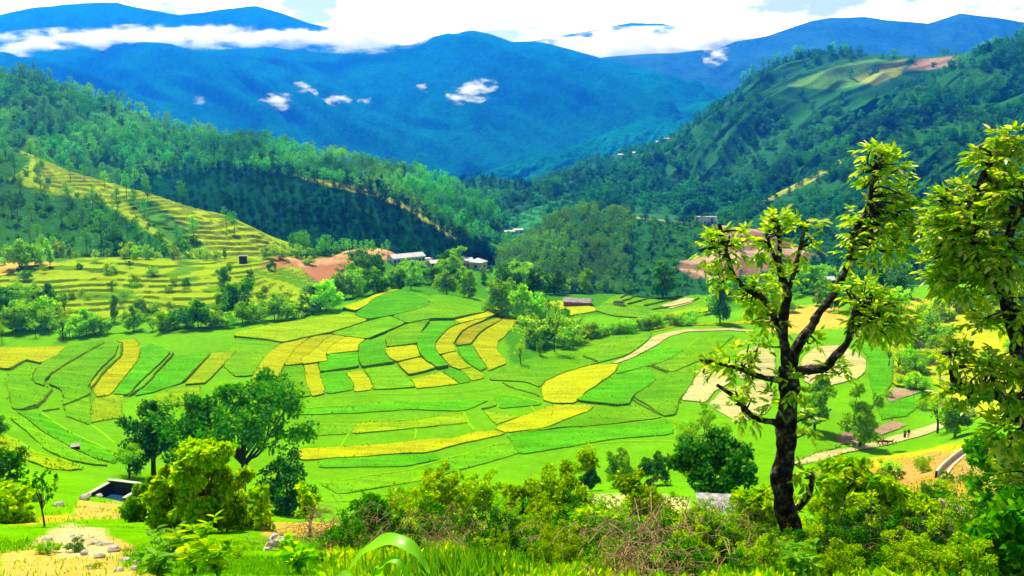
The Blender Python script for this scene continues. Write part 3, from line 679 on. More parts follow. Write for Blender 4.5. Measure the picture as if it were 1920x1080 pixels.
def field(c, pts, mat, h=0.5, name="rice_field", ymin=60, ymax=300, deep=1.0, drop=0.0):
    h *= 0.6
    poly = chaikin(cpx(c, pts)) if len(pts) > 5 else cpx(c, pts)
    P = [gpos(x, y, ymin, ymax, h) for x, y in densify(poly, 5.0)]
    B = []
    for p in P:
        q = Vector((p[0], p[1]))
        if not B or (q - B[-1]).length > 0.25: B.append(q)
    if (B[0] - B[-1]).length < 0.25: B.pop()
    A = np.array(B)
    jit = np.c_[fbm(A[:, 0] / 2.5, A[:, 1] / 2.5, 91, 3), fbm(A[:, 0] / 2.5, A[:, 1] / 2.5, 95, 3)] * 0.22
    A = A + jit
    lo, hi = A.min(0), A.max(0); sp = max(1.6, (hi - lo).max() / 40)
    gx, gy = np.meshgrid(np.arange(lo[0], hi[0], sp), np.arange(lo[1], hi[1], sp))
    gx, gy = gx.ravel(), gy.ravel()
    m = in_poly(gx, gy, [tuple(a) for a in A])
    gx, gy = gx[m], gy[m]
    if len(gx):
        d = np.min(np.hypot(gx[:, None] - A[None, :, 0], gy[:, None] - A[None, :, 1]), 1); gx, gy = gx[d > sp * .45], gy[d > sp * .45]
    nb = len(A)
    vs = [Vector(a) for a in A] + [Vector((x, y)) for x, y in zip(gx, gy)]
    r = delaunay_2d_cdt(vs, [(i, (i + 1) % nb) for i in range(nb)], [], 1, 1e-4)
    V2 = np.array([tuple(v) for v in r[0]]); T = [f for f in r[2] if len(f) == 3]
    if not T: return
    Z = ground_z(V2[:, 0], V2[:, 1]) + h + fbm(V2[:, 0] / 6, V2[:, 1] / 6, 77, 3) * 0.08
    V = np.c_[V2, Z]
    T = np.array(T)
    nrm = np.cross(V[T[:, 1]] - V[T[:, 0]], V[T[:, 2]] - V[T[:, 0]])
    T[nrm[:, 2] < 0] = T[nrm[:, 2] < 0][:, ::-1]
    e = np.roll(A, -1, 0) - A; ln = np.linalg.norm(e, axis=1); m = np.maximum(1, (ln / 0.45).astype(int))
    ii = np.repeat(np.arange(len(A)), m); q = A[ii] + e[ii] * rng.random((len(ii), 1)) + rng.normal(size=(len(ii), 2)) * 0.18
    EDGE.append(np.c_[q, ground_z(q[:, 0], q[:, 1]) + h * rng.uniform(0.0, 0.9, len(q))])
    if mat in ("rice", "rice_dark", "lime", "yellow", "olive"):
        a3 = V[T]; ar = 0.5 * np.linalg.norm(np.cross(a3[:, 1] - a3[:, 0], a3[:, 2] - a3[:, 0]), axis=1)
        nn = int(min(2600, ar.sum() * 1.1)); k = rng.choice(len(T), nn, p=ar / ar.sum()); r1 = np.sqrt(rng.random((nn, 1))); r2 = rng.random((nn, 1))
        CROP.setdefault(mat, []).append(a3[k, 0] * (1 - r1) + a3[k, 1] * r1 * (1 - r2) + a3[k, 2] * r1 * r2)
    # skirt from boundary edges
    from collections import Counter
    ed = Counter()
    for t in T:
        for a, b in ((t[0], t[1]), (t[1], t[2]), (t[2], t[0])): ed[(min(a, b), max(a, b))] += 1
    be = []
    for t in T:
        for a, b in ((t[0], t[1]), (t[1], t[2]), (t[2], t[0])):
            if ed[(min(a, b), max(a, b))] == 1: be.append((a, b))
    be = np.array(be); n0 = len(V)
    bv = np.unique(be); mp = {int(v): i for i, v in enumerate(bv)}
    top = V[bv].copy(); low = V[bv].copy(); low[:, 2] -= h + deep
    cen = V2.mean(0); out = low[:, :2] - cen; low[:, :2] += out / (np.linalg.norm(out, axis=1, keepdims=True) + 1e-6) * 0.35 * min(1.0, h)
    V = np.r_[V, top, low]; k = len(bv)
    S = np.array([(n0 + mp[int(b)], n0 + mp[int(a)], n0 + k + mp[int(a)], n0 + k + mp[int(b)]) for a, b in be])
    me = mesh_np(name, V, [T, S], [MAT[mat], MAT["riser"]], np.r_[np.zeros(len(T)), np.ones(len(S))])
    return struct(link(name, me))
FIELDS = [
 ("c2",[(1085,225),(1180,160),(1260,90),(1380,40),(1500,10),(1640,55),(1740,110),(1755,145),(1640,190),(1400,245),(1200,275),(1090,240)],"rice_dark",1.5),
 ("c3",[(480,115),(625,65),(640,30),(560,-15),(720,-50),(900,-35),(1200,-10),(1300,20),(1330,60),(1325,110),(1230,150),(1050,180),(900,215),(700,215),(620,222),(380,270),(210,190)],"rice",1.3),
 ("c2",[(960,175),(1150,110),(1280,50),(1440,12),(1500,8),(1380,38),(1260,85),(1180,155),(1090,200)],"yellow",1.3),
 ("c2",[(0,400),(300,330),(560,290),(1020,225),(1210,285),(840,400),(640,438),(430,483),(280,455),(0,430)],"lime",1.2),
 ("c2",[(870,405),(1212,292),(1400,250),(1540,310),(1380,378),(1190,452),(1000,428),(890,415)],"rice",1.15),
 ("c2",[(0,440),(280,460),(425,497),(350,550),(260,640),(168,780),(100,790),(0,790),(-100,700)],"rice",0.5),
 ("c2",[(165,805),(230,680),(310,580),(430,495),(520,480),(670,440),(600,500),(525,555),(480,630),(438,690),(393,800),(280,820)],"yellow",1.0),
 ("c2",[(443,690),(528,558),(603,503),(680,443),(770,425),(888,418),(798,470),(718,545),(658,590),(600,625),(610,678)],"yellow",1.05),
 ("c2",[(604,628),(722,548),(802,473),(890,421),(998,434),(918,482),(857,522),(822,572),(828,633),(838,648),(625,683),(612,678)],"yellow",1.15),
 ("c2",[(829,572),(862,522),(922,482),(1002,435),(1173,457),(1113,511),(1107,563),(980,573),(832,593)],"yellow",1.25),
 ("c2",[(832,598),(1108,570),(1113,640),(1118,698),(772,748),(757,674),(842,652)],"rice_dark",1.0),
 ("c2",[(622,692),(748,677),(770,790),(820,943),(690,972),(640,830)],"yellow",0.55),
 ("c2",[(442,697),(613,687),(637,830),(686,962),(520,985),(400,900),(397,808)],"rice",0.5),
 ("c2",[(772,762),(985,742),(1037,830),(1070,912),(832,948),(782,830)],"rice_dark",0.4),
 ("c2",[(1000,762),(1143,738),(1208,810),(1243,888),(1228,913),(1082,930),(1068,850)],"yellow",0.4),
 ("c2",[(1162,722),(1438,688),(1498,745),(1566,810),(1632,888),(1250,912),(1247,870),(1205,790)],"rice",0.45),
 ("c2",[(1117,515),(1182,460),(1343,470),(1358,590),(1398,640),(1436,658),(1148,702),(1118,640)],"rice_dark",1.2),
 ("c2",[(1372,402),(1545,324),(1760,280),(1688,370),(1648,480),(1636,493),(1377,523),(1352,460)],"rice",1.3),
 ("c2",[(1367,535),(1638,507),(1658,580),(1672,613),(1460,657),(1402,630),(1357,575)],"yellow",1.0),
 ("c2",[(1462,670),(1678,624),(1738,670),(1812,713),(1570,774),(1512,720)],"yellow",0.95),
 ("c3",[(435,905),(760,822),(868,885),(962,958),(490,1012)],"yellow",0.3),
 ("c3",[(497,480),(542,370),(642,290),(760,267),(905,242),(966,275),(868,310),(778,390),(698,480),(693,560),(738,630),(798,690),(856,738),(722,766),(602,690),(532,620),(502,560)],"rice_dark",1.35),
 ("c3",[(702,500),(782,402),(872,322),(972,287),(1100,252),(1296,202),(1236,240),(1078,308),(998,358),(927,450),(902,500),(927,588),(742,623),(703,570)],"yellow",1.0),
 ("c3",[(908,240),(1060,202),(1240,162),(1340,112),(1440,62),(1498,130),(1340,188),(1100,243),(978,276)],"yellow",1.2),
 ("c3",[(762,637),(933,594),(968,660),(1028,710),(1106,763),(970,792),(872,753),(812,690)],"yellow",0.7),
 ("c3",[(928,500),(1012,372),(1082,322),(1242,262),(1418,212),(1437,240),(1338,288),(1208,358),(1097,490),(1078,508),(942,523)],"olive",0.75),
 ("c3",[(943,542),(1085,524),(1118,550),(1197,660),(1276,770),(1210,808),(1112,750),(1002,660)],"rice_dark",0.55),
 ("c3",[(1113,520),(1213,382),(1362,292),(1472,222),(1532,172),(1636,240),(1558,320),(1478,420),(1398,480),(1388,580),(1488,690),(1498,730),(1292,806),(1280,770),(1202,650)],"yellow",0.5),
 ("c3",[(783,815),(880,772),(998,820),(1102,930),(975,952),(872,880)],"rice_dark",0.3),
 ("c3",[(975,800),(1115,772),(1247,850),(1252,888),(1112,922),(1034,850)],"lime",0.35),
 ("c1",[(700,450),(672,400),(760,312),(862,222),(922,130),(920,90),(880,72),(1020,62),(1058,150),(1028,220),(938,340),(830,478),(720,492)],"yellow",0.4),
 ("c1",[(-60,125),(500,115),(420,188),(310,238),(200,213),(150,240),(60,283),(-60,270)],"yellow",0.9),
 ("c1",[(65,302),(308,247),(240,320),(258,395),(348,420),(388,450),(300,538),(150,588),(90,580),(50,400)],"rice",0.6),
 ("c1",[(383,337),(512,250),(790,82),(893,97),(860,180),(738,290),(658,410),(678,468),(470,558),(480,500),(452,430),(372,400)],"rice",0.8),
 ("c1",[(312,240),(422,190),(502,120),(780,62),(786,86),(650,158),(518,228),(378,322),(338,360),(328,408),(262,388),(242,340)],"rice",1.2),
 ("c1",[(850,470),(952,340),(1052,200),(1062,130),(1140,92),(1286,152),(1198,240),(1048,380),(958,480)],"rice_dark",0.7),
 ("c1",[(1002,488),(1102,400),(1302,192),(1586,162),(1478,280),(1368,388),(1150,458)],"rice_dark",0.45),
 ("c1",[(1392,398),(1592,167),(1768,152),(1638,290),(1538,388)],"lime",0.7),
 ("c1",[(700,512),(830,482),(928,482),(908,650),(682,688)],"lime",0.3),
 ("c1",[(1180,470),(1380,425),(1500,405),(1500,500),(1380,560),(1180,560)],"lime",0.3),
 ("c1",[(-60,790),(30,790),(150,835),(240,915),(480,975),(640,1038),(400,1040),(200,965),(-60,900)],"lime",0.3),
 ("c4",[(395,570),(420,530),(560,470),(720,425),(885,417),(870,470),(800,520),(690,590),(610,668),(480,670),(405,650)],"yellow",0.45),
 ("c4",[(850,412),(960,362),(1060,292),(1110,242),(1200,216),(1330,195),(1600,190),(1760,203),(1760,212),(1600,203),(1330,211),(1220,240),(1130,300),(1000,370),(880,415)],"path",0.3),
 ("c4",[(1100,215),(1150,180),(1300,160),(1600,152),(1800,130),(1830,150),(1640,165),(1300,172),(1180,200)],"yellow",0.25),
 ("c4",[(90,830),(200,780),(390,710),(490,682),(660,684),(740,690),(700,720),(560,768),(420,828),(170,858)],"yellow",0.3),
 ("c5",[(0,565),(300,550),(660,525),(1010,487),(1130,492),(1340,432),(1470,427),(1558,450),(1220,523),(990,586),(700,603),(60,646),(0,640)],"yellow",0.35),
 ("c4",[(618,650),(690,602),(800,532),(860,492),(1080,432),(1138,520),(988,620),(958,668),(880,678)],"rice_dark",0.8),
 ("c4",[(872,480),(902,420),(1130,312),(1318,322),(1218,390),(1090,428)],"rice_dark",0.5),
 ("c4",[(50,520),(170,440),(420,350),(640,250),(1000,200),(1100,215),(1100,240),(1050,288),(950,360),(720,420),(560,465),(420,525),(385,565),(280,530)],"rice",0.45),
 ("c4",[(992,628),(1092,540),(1378,422),(1378,520),(1278,650),(1258,738),(1182,752),(1080,680),(1005,640)],"rice",0.6),
 ("c4",[(1110,425),(1330,325),(1500,240),(1640,230),(1560,300),(1400,400),(1230,470)],"rice",0.35),
 ("c4",[(1290,650),(1370,530),(1440,440),(1560,440),(1618,530),(1500,600),(1450,663)],"cream",0.35),
 ("c6",[(780,230),(860,150),(1000,140),(1100,180),(1158,230),(1148,290),(1100,330),(890,380),(800,340)],"cream",0.35),
 ("c6",[(430,180),(560,140),(640,170),(640,320),(560,325),(430,330)],"cream",0.3),
 ("c6",[(265,470),(335,402),(560,332),(640,402),(600,520),(440,580),(280,490)],"cream",0.25),
 ("c6",[(1272,150),(1292,82),(1360,112),(1438,250),(1488,390),(1302,360),(1312,230)],"yellow",0.8),
 ("c6",[(1112,150),(1278,152),(1302,230),(1297,360),(1228,438),(1190,420),(1167,300),(1172,220)],"rice_dark",0.4),
 ("c6",[(1222,480),(1460,412),(1498,440),(1380,538),(1240,558)],"rice_dark",0.3),
 ("c6",[(1255,410),(1300,378),(1460,405),(1280,462)],"plough",0.25),
 ("c6",[(1190,620),(1300,562),(1388,590),(1240,648)],"plough",0.2),
 ("c6",[(970,650),(1110,612),(1138,690),(1000,700)],"plough",0.2),
 ("c6",[(870,700),(970,660),(1010,710),(880,750)],"rice",0.2),
 ("c6",[(740,800),(900,742),(1040,722),(1200,682),(1480,602),(1700,522),(1770,492),(1770,530),(1600,600),(1480,648),(1200,718),(1050,743),(900,788),(760,818)],"path",0.2),
 ("c6",[(1380,30),(1450,100),(1540,220),(1520,240),(1430,120)],"path",0.4),
 ("c6",[(1690,150),(1790,240),(1770,252),(1690,190)],"path",0.4),
 ("c4",[(330,35),(520,10),(760,60),(740,80),(560,110),(340,60)],"yellow",0.5),
 ("c5",[(0,268),(700,220),(1436,199),(1236,283),(850,268),(400,296),(0,310)],"rice_dark",0.3),
 ("c5",[(0,368),(620,366),(780,356),(450,365),(385,452),(0,468)],"rice",0.25),
 ("c5",[(150,703),(600,697),(830,690),(1068,638),(990,600),(700,612),(150,645)],"rice_dark",0.3),
 ("c5",[(160,832),(500,774),(830,729),(1160,634),(1380,564),(1480,534),(1690,519),(1850,522),(1500,645),(900,805),(300,905)],"rice",0.25),
 ("c5",[(1490,165),(1650,180),(1825,222),(1815,236),(1510,262),(1450,195)],"rice_dark",0.3),
 ("c4",[(172,868),(500,838),(760,828),(1228,778),(1248,868),(860,898),(600,945),(250,1000)],"rice_dark",0.3),
 ("c4",[(300,858),(420,833),(700,727),(880,694),(985,684),(1090,715),(1178,762),(760,813),(500,826)],"rice",0.35),
 ("c1",[(105,592),(185,640),(303,740),(533,870),(702,948),(868,996),(838,912),(600,802),(420,702),(318,622)],"rice_dark",0.3),
 ("c1",[(72,652),(200,752),(332,882),(502,962),(700,1000),(820,1010),(690,953),(526,876),(296,746),(172,646)],"rice",0.4),
 ("c1",[(480,565),(676,482),(686,690),(660,700),(500,640)],"rice",0.3),
 ("c5",[(390,453),(450,367),(800,357),(1240,297),(1268,370),(850,408)],"lime",0.3),
 ("c5",[(1390,280),(1480,300),(1660,322),(1480,380),(1440,350)],"lime",0.25),
 # curved bench terraces beyond the hollow
 ("p",[(1112,580),(1150,554),(1222,543),(1292,545),(1332,560),(1336,588),(1250,598),(1150,592)],"rice",0.6),
 ("p",[(1238,573),(1284,558),(1308,560),(1296,568),(1258,578)],"cream",1.0),
 ("p",[(1250,587),(1300,577),(1345,572),(1345,580),(1262,594)],"lime",1.2),
]
for f_ in FIELDS: field(*f_)

def tufts(name, P, mat, h, w, up):
    n = len(P); D = unit(np.c_[rng.normal(size=(n, 2)) * 0.8, np.full(n, up)])
    H = rng.uniform(0.5, 1.3, n) * h
    LV, LQ = leaves(P - np.array([0, 0, 0.04]), D, np.c_[rng.normal(size=(n, 2)) * .6, np.ones(n)], H, H * w)
    o = link(name, mesh_np(name, LV, [LQ], MAT[mat])); o["kind"] = "stuff"
EP = np.concatenate(EDGE)
keep = fbm(EP[:, 0] / 5, EP[:, 1] / 5, 61, 3) > -0.15
tufts("bund_grass", EP[keep], "edge_grass", 0.42, 0.55, 1.0)
for k_, v_ in CROP.items(): tufts("rice_crop", np.concatenate(v_), "crop_" + k_, 0.34, 0.6, 0.7)

# grassy bunds between the paddies and the dark lips of their risers
def bund(c, pts, mat="bund", w=0.28, h=0.10, base=0.0, name="field_bund"):
    px = densify(cpx(c, pts), 5.0, closed=False)
    P = np.array([gpos(x, y, 60, 300, base) for x, y in px])
    P = smooth_path(P[::2] if len(P) > 6 else P, 2)
    P[:, :2] += np.c_[fbm(P[:, 0] / 3, P[:, 1] / 3, 55, 3), fbm(P[:, 0] / 3, P[:, 1] / 3, 57, 3)] * 0.35
    T = unit(np.gradient(P[:, :2], axis=0)); S = np.c_[-T[:, 1], T[:, 0]]
    n = len(P); z0 = ground_z(P[:, 0], P[:, 1]) + base
    hh = h * (1 + 0.5 * fbm(P[:, 0] / 2, P[:, 1] / 2, 59, 3))
    V = []
    for off, zz in ((-w, -0.15), (-w * .45, 1), (w * .45, 1), (w, -0.15)):
        q = P[:, :2] + S * off
        V.append(np.c_[q, z0 + (hh if zz == 1 else -0.15)])
    V = np.concatenate(V); i = np.arange(n - 1)
    Q = np.concatenate([np.stack([k * n + i, k * n + i + 1, (k + 1) * n + i + 1, (k + 1) * n + i], 1) for k in range(3)])
    struct(link(name, mesh_np(name, V, [Q], MAT[mat])))
for c, pts in [
 ("c5",[(0,270),(300,245),(700,222),(1440,200)]), ("c5",[(0,312),(400,298),(850,270),(1240,285)]), ("c5",[(0,362),(620,362),(800,352),(1240,290)]), ("c5",[(0,470),(380,457),(850,412),(1270,378),(1310,425)]),
 ("c5",[(240,620),(330,520),(450,365)]), ("c5",[(150,705),(600,700),(830,692),(1070,640)]), ("c5",[(160,830),(500,772),(830,727),(1160,632),(1380,562),(1480,532),(1690,517)]),
 ("c5",[(560,160),(1100,150),(1440,120),(1560,80)]), ("c5",[(1490,160),(1650,175),(1830,220)]), ("c5",[(1440,190),(1500,262),(1820,237)]), ("c5",[(1480,302),(1560,318),(1660,322)]), ("c5",[(60,200),(300,180),(560,160)]),
 ("c5",[(880,410),(880,490)]), ("c5",[(1240,290),(1275,370),(1310,425)]), ("c5",[(340,960),(600,920),(860,890)]), ("c5",[(300,870),(700,800),(1000,760)]), ("c5",[(1380,562),(1460,600)]),
 ("c4",[(170,862),(500,832),(760,822),(1230,770)]), ("c4",[(600,950),(860,900),(1250,870)]), ("c4",[(640,950),(900,920),(1270,915)]), ("c4",[(280,640),(420,800),(760,770),(1000,690)]), ("c4",[(720,330),(900,280),(1060,240)]), ("c4",[(360,470),(500,400),(700,350)]), ("c4",[(1330,320),(1400,250),(1700,245)]),
 ("c1",[(100,590),(180,640),(300,740),(530,870),(700,950),(870,1000)]), ("c1",[(320,620),(420,700),(600,800),(840,910)]), ("c1",[(70,650),(200,750),(330,880),(500,960),(700,1000)]), ("c1",[(30,780),(150,832),(240,912),(480,972),(640,1032)]), ("c1",[(660,690),(760,760),(880,860)]),
 ("c1",[(1140,90),(1220,130),(1290,150)]), ("c1",[(1580,160),(1770,150),(1900,120)]), ("c1",[(1150,460),(1380,405),(1500,395)]), ("c1",[(680,690),(780,660),(910,650)]),
 ]: bund(c, pts)
for c, pts, b in [("c5",[(680,122),(885,105)],0.0), ("c4",[(150,545),(200,575),(370,620),(392,650)],0), ("c4",[(665,370),(755,402)],0.45), ("c4",[(1097,432),(1225,480)],0.3), ("c4",[(960,640),(1060,700),(1170,755)],0), ("c1",[(170,600),(280,580)],0), ("c1",[(320,605),(440,590)],0), ("c4",[(20,715),(100,690)],0),
 ("p",[(1166,559),(1180,551),(1205,546)],0.35), ("p",[(1168,565),(1190,557),(1220,551),(1240,547)],0.35), ("p",[(1178,571),(1210,562),(1245,555),(1262,549)],0.35), ("p",[(1208,574),(1250,565),(1272,558),(1286,551)],0.35), ("p",[(1222,581),(1262,576),(1292,569),(1310,560)],0.35), ("p",[(1290,592),(1325,585),(1345,578)],0.1), ("p",[(1280,598),(1320,592),(1345,588)],0.1),
 ("c1",[(370,330),(520,240),(780,80)],0.5), ("c1",[(680,430),(770,320),(910,180),(915,100)],0.4), ("c1",[(960,490),(1080,420),(1300,170)],0.3), ("c1",[(1370,385),(1590,165)],0.3), ("c1",[(75,290),(200,215)],0.3), ("c1",[(240,380),(270,300),(330,250)],0.3), ("c1",[(280,570),(390,450)],0.2)]:
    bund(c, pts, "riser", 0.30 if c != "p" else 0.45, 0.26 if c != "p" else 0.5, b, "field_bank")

# ------------------------------------------------------------------ trees
def rand_dirs(r, n, up=0.0):
    d = r.normal(size=(n, 3)); d[:, 2] += up; return unit(d)
def clump_leaves(r, centers, radii, n, L, W, hexa=False, up=0.5, droop=0.0, squash=0.8):
    m = len(centers); n = np.broadcast_to(np.asarray(n), (m,))
    ci = np.repeat(np.arange(m), n); k = len(ci)
    d = rand_dirs(r, k); rr = np.asarray(radii)[ci][:, None] * (r.random((k, 1)) ** 0.5)
    P = np.asarray(centers)[ci] + d * rr * np.array([1, 1, squash])
    N = unit(d * 0.9 + rand_dirs(r, k) * 0.65 + np.array([0, 0, up])); D = unit(np.cross(N, rand_dirs(r, k)) + d * 0.4 - np.array([0, 0, droop]))
    s = 0.7 + 0.6 * r.random(k)
    return leaves(P, D, N, L * s, W * s, hexa)
def limbs(mb, r, base, tips, r0, n=5, sag=0.15):
    for t in tips:
        a = np.asarray(base, float); b = np.asarray(t, float)
        mid = a * .5 + b * .5 + r.normal(size=3) * np.linalg.norm(b - a) * 0.1 - np.array([0, 0, sag * np.linalg.norm(b - a) * .3])
        mb.tube(smooth_path([a, mid, b], 3), np.linspace(r0, r0 * 0.3, 7), n)
def make_broadleaf(r, H, W, nclump=26, nleaf=45, leaf=0.5, lo=0.18, lobes=5, trunk_r=None, leafW=0.6, hexa=False, hollow=0.35, top=1.0, spread=0.27, lrad=(0.20, 0.10)):
    """returns (trunk mesh builder, leaf V, leaf Q): uneven crown of lobes made of leaf clumps"""
    tr = trunk_r or 0.022 * H
    lob = []
    for i in range(lobes):
        a = 2 * math.pi * (i + r.random() * 0.7) / lobes; q = r.random()
        lob.append((math.cos(a) * W * spread * (0.5 + r.random() * .6), math.sin(a) * W * spread * (0.5 + r.random() * .6), H * (lo + .20 + (0.86 - lo - .20) * q), W * (lrad[0] + lrad[1] * r.random())))
    lob.append((r.normal() * W * .06, r.normal() * W * .06, H * 0.82 * top, W * lrad[0]))
    lob.append((r.normal() * W * .08, r.normal() * W * .08, H * 0.55, W * lrad[0] * 1.25))
    if lo < 0.15:
        for i in range(4):
            a = 2 * math.pi * (i + r.random()) / 4; lob.append((math.cos(a) * W * .24, math.sin(a) * W * .24, H * (lo + .16 + .1 * r.random()), W * (.20 + .08 * r.random())))
    C = []; R = []
    per = max(2, nclump // len(lob))
    for x, y, z, q in lob:
        d = rand_dirs(r, per, 0.25); s = hollow + (1 - hollow) * r.random((per, 1))
        c = np.array([x, y, z]) + d * q * s * np.array([1, 1, 0.9]); C.append(c); R += list(q * (0.28 + 0.24 * r.random(per)))
    C = np.concatenate(C); R = np.array(R)
    C[:, 2] = np.clip(C[:, 2], H * lo, H * 0.97)
    LV, LQ = clump_leaves(r, C, R, nleaf, leaf, leaf * leafW, hexa)
    mb = MB()
    bend = r.normal(size=2) * 0.03 * H
    top_pt = np.array([bend[0] * 2, bend[1] * 2, H * 0.62])
    mb.tube(smooth_path([(0, 0, -0.4), (bend[0] * .3, bend[1] * .3, H * .2), (bend[0], bend[1], H * .42), top_pt], 3), np.linspace(tr, tr * .45, 10), 7, 0.25, r)
    for x, y, z, q in lob: limbs(mb, r, (bend[0] * .6, bend[1] * .6, H * (0.22 + 0.18 * r.random())), [(x, y, z)], tr * 0.55)
    return mb, LV, LQ
def make_pine(r, H, W, tiers=8, nleaf=18, leaf=0.9, bare=0.42, trunk=True):
    mb = MB()
    lean = r.normal(size=2) * 0.02 * H
    if trunk: mb.tube(smooth_path([(0, 0, -1), (lean[0] * .5, lean[1] * .5, H * .5), (lean[0], lean[1], H * .97)], 3), np.linspace(0.014 * H, 0.004 * H, 7), 5)
    C = []; R = []
    for i in range(tiers):
        f = (i + 0.5) / tiers; z = H * (bare + (0.97 - bare) * f)
        w = W * 0.5 * (math.sin(math.pi * min(1, (1 - f) * 0.72 + 0.12)) ** 0.8) * (0.75 + .5 * r.random())
        for k in range(3 if f < 0.8 else 2):
            a = r.random() * 6.283; c = (lean[0] * f + math.cos(a) * w * .62, lean[1] * f + math.sin(a) * w * .62, z + r.normal() * H * .02)
            C.append(c); R.append(w * (0.40 + 0.2 * r.random()))
            if trunk: mb.tube([(lean[0] * f, lean[1] * f, z - H * .03), c], [0.005 * H, 0.002 * H], 4)
    LV, LQ = clump_leaves(r, np.array(C), np.array(R), nleaf, leaf, leaf * .45, False, 0.5, 0.0, 0.55)
    return mb, LV, LQ
def proto(maker, mat, bark="bark_far", **kw):
    mb, LV, LQ = maker(**kw)
    return mb.data("trunk", MAT[bark], True), mesh_np("crown", LV, [LQ], MAT[mat])
def R_(k): return np.random.default_rng(k)
PR = {}
def protos(key, n, maker, mats, bark="bark_far", **kw):
    PR[key] = []
    for i in range(n):
        k2 = dict(kw); k2["r"] = R_(sum(map(ord, key)) * 31 + i)
        PR[key].append(proto(maker, mats[i % len(mats)], bark, **k2))
protos("round", 5, make_broadleaf, ["leaf", "leaf", "leaf_dark"], H=8.0, W=8.2, spread=.33, lrad=(.15, .11), nclump=84, nleaf=52, leaf=0.52, lo=0.08)
protos("tall", 3, make_broadleaf, ["leaf", "leaf_dark"], H=10.0, W=6.2, spread=.33, lrad=(.16, .12), nclump=84, nleaf=52, leaf=0.52, lo=0.06)
protos("low", 4, make_broadleaf, ["leaf", "leaf_yel", "leaf"], H=4.0, W=5.4, spread=.33, lrad=(.15, .12), nclump=52, nleaf=36, leaf=0.40, lo=0.04)
protos("sparse", 3, make_broadleaf, ["leaf", "leaf_yel"], H=7.0, W=4.6, nclump=22, nleaf=22, leaf=0.34, lo=0.3, hollow=0.7)
protos("pine", 5, make_pine, ["pine"], H=16.0, W=6.6, tiers=9, nleaf=20, leaf=0.95)
NT = {}
def tree(kind, name, px, py, hpx, label, group=None, cat="tree", wf=1.0, var=None, ymin=4.0, ymax=420, mat=None, p=None, hm=None, h=0.0):
    """a tree standing where the sight line meets the ground, hpx photograph pixels tall"""
    if p is None: p = gpos(px, py, ymin, ymax, h); hpx *= 1.12
    Hm = hpx / F_PX * math.hypot(p[1], p[2]) if hm is None else hm
    vs = PR[kind]; tr, cr = vs[(rnd.randrange(len(vs)) if var is None else var) % len(vs)]
    base = {"round": 8.0, "tall": 10.0, "low": 4.0, "sparse": 7.0, "pine": 16.0}[kind]
    s = Hm / base
    o = thing(name, label, cat, (p[0], p[1], p[2] - 0.05 * s), rnd.uniform(0, 6.28), group)
    o.scale = (s * wf, s * wf, s)
    link("trunk", tr, o)
    if mat:
        k = (cr.name, mat)
        if k not in NT:
            c2 = cr.copy(); c2.materials.clear(); c2.materials.append(MAT[mat]); NT[k] = c2
        cr = NT[k]
    link("crown", cr, o)
    return o

# trees round the paddies
KN = "tree at the far rim of the paddies, "
for px, py, h, w, kd, mat, lab in [
 (771, 543, 52, 0.85, "tall", "leaf", "tall two-lobed bright green tree on the crest of the paddy knoll below the white school"),
 (838, 553, 44, 1.1, "round", "leaf", "round bright green tree on the knoll rim, between two taller trees"),
 (879, 562, 56, 0.9, "tall", "leaf", "pear-shaped bright green tree at the right shoulder of the paddy knoll"),
 (708, 550, 40, 1.3, "round", "leaf_dark", "broad dark tree casting shade just left of the knoll crest"),
 (662, 557, 46, 1.0, "round", "leaf", "round mid green tree at the foot of the red earth bank"),
 (940, 590, 66, 1.1, "round", "leaf", "large spreading tree with lit top above the curved yellow terraces"),
 (982, 602, 66, 1.0, "round", "leaf", "bushy yellow-topped tree right beside the large spreading tree by the yellow terraces"),
 (1242, 548, 75, 0.95, "tall", "leaf_dark", "solitary tall columnar dark tree behind the curved bench terraces"),
 (1098, 552, 50, 0.8, "tall", "leaf", "slim tree behind the slate-roofed stone shed"),
 (1040, 552, 44, 1.0, "round", "leaf_dark", "dark round tree in the grove left of the slate-roofed shed"),
 (1000, 552, 50, 0.9, "tall", "leaf_dark", "dark upright tree above the yellow-topped bushy tree"),
 (440, 588, 58, 1.2, "round", "leaf_dark", "large dark round tree against the terraced bench"),
 (420, 532, 32, 0.9, "round", "leaf_dark", "small dark round tree half way up the terraced bench"),
 (612, 582, 56, 1.1, "round", "leaf", "full green tree at the right end of the treeline below the bench"),
 (38, 504, 52, 1.1, "round", "leaf", "broad tree on the bare earth crest at the left edge"),
 (94, 499, 50, 0.5, "tall", "leaf", "narrow tree on the crest right of the bare earth patch"),
 (66, 497, 36, 1.0, "round", "leaf", "low round tree on the crest between the broad tree and the narrow one"),
 (1350, 606, 78, 0.9, "tall", "leaf_dark", "tall dark tree at the right end of the hedge by the pale path"),
 (1012, 668, 34, 0.6, "tall", "leaf", "small upright tree in the grassy hollow beside a dark bush"),
 (976, 684, 46, 0.9, "sparse", "leaf_yel", "small thin tree alone in the grassy hollow"),
 (1040, 662, 92, 0.62, "sparse", "leaf", "slender tree with a bare dark trunk rising from the hollow thicket"),
 (1085, 640, 56, 0.5, "sparse", "leaf", "thin tree with visible stem at the right side of the hollow"),
 (1612, 838, 118, 1.0, "tall", "leaf", "tall leafy tree with a dark forked trunk beside the pale path"),
 (1527, 810, 104, 1.0, "tall", "leaf", "upright green tree half hidden behind the mossy trunk of the near tree"),
 (1758, 812, 72, 1.4, "sparse", "leaf", "leaning tree with a thin bent trunk right of the two walkers"),
 (1790, 820, 98, 0.95, "tall", "leaf", "upright bushy tree beside the leaning one above the concrete channel"),
 ]:
    tree(kd, "broadleaf_tree", px, py, h, lab, None, "tree", w, None, 60, 330, mat)
G1 = "trees along the foot of the terraced bench"
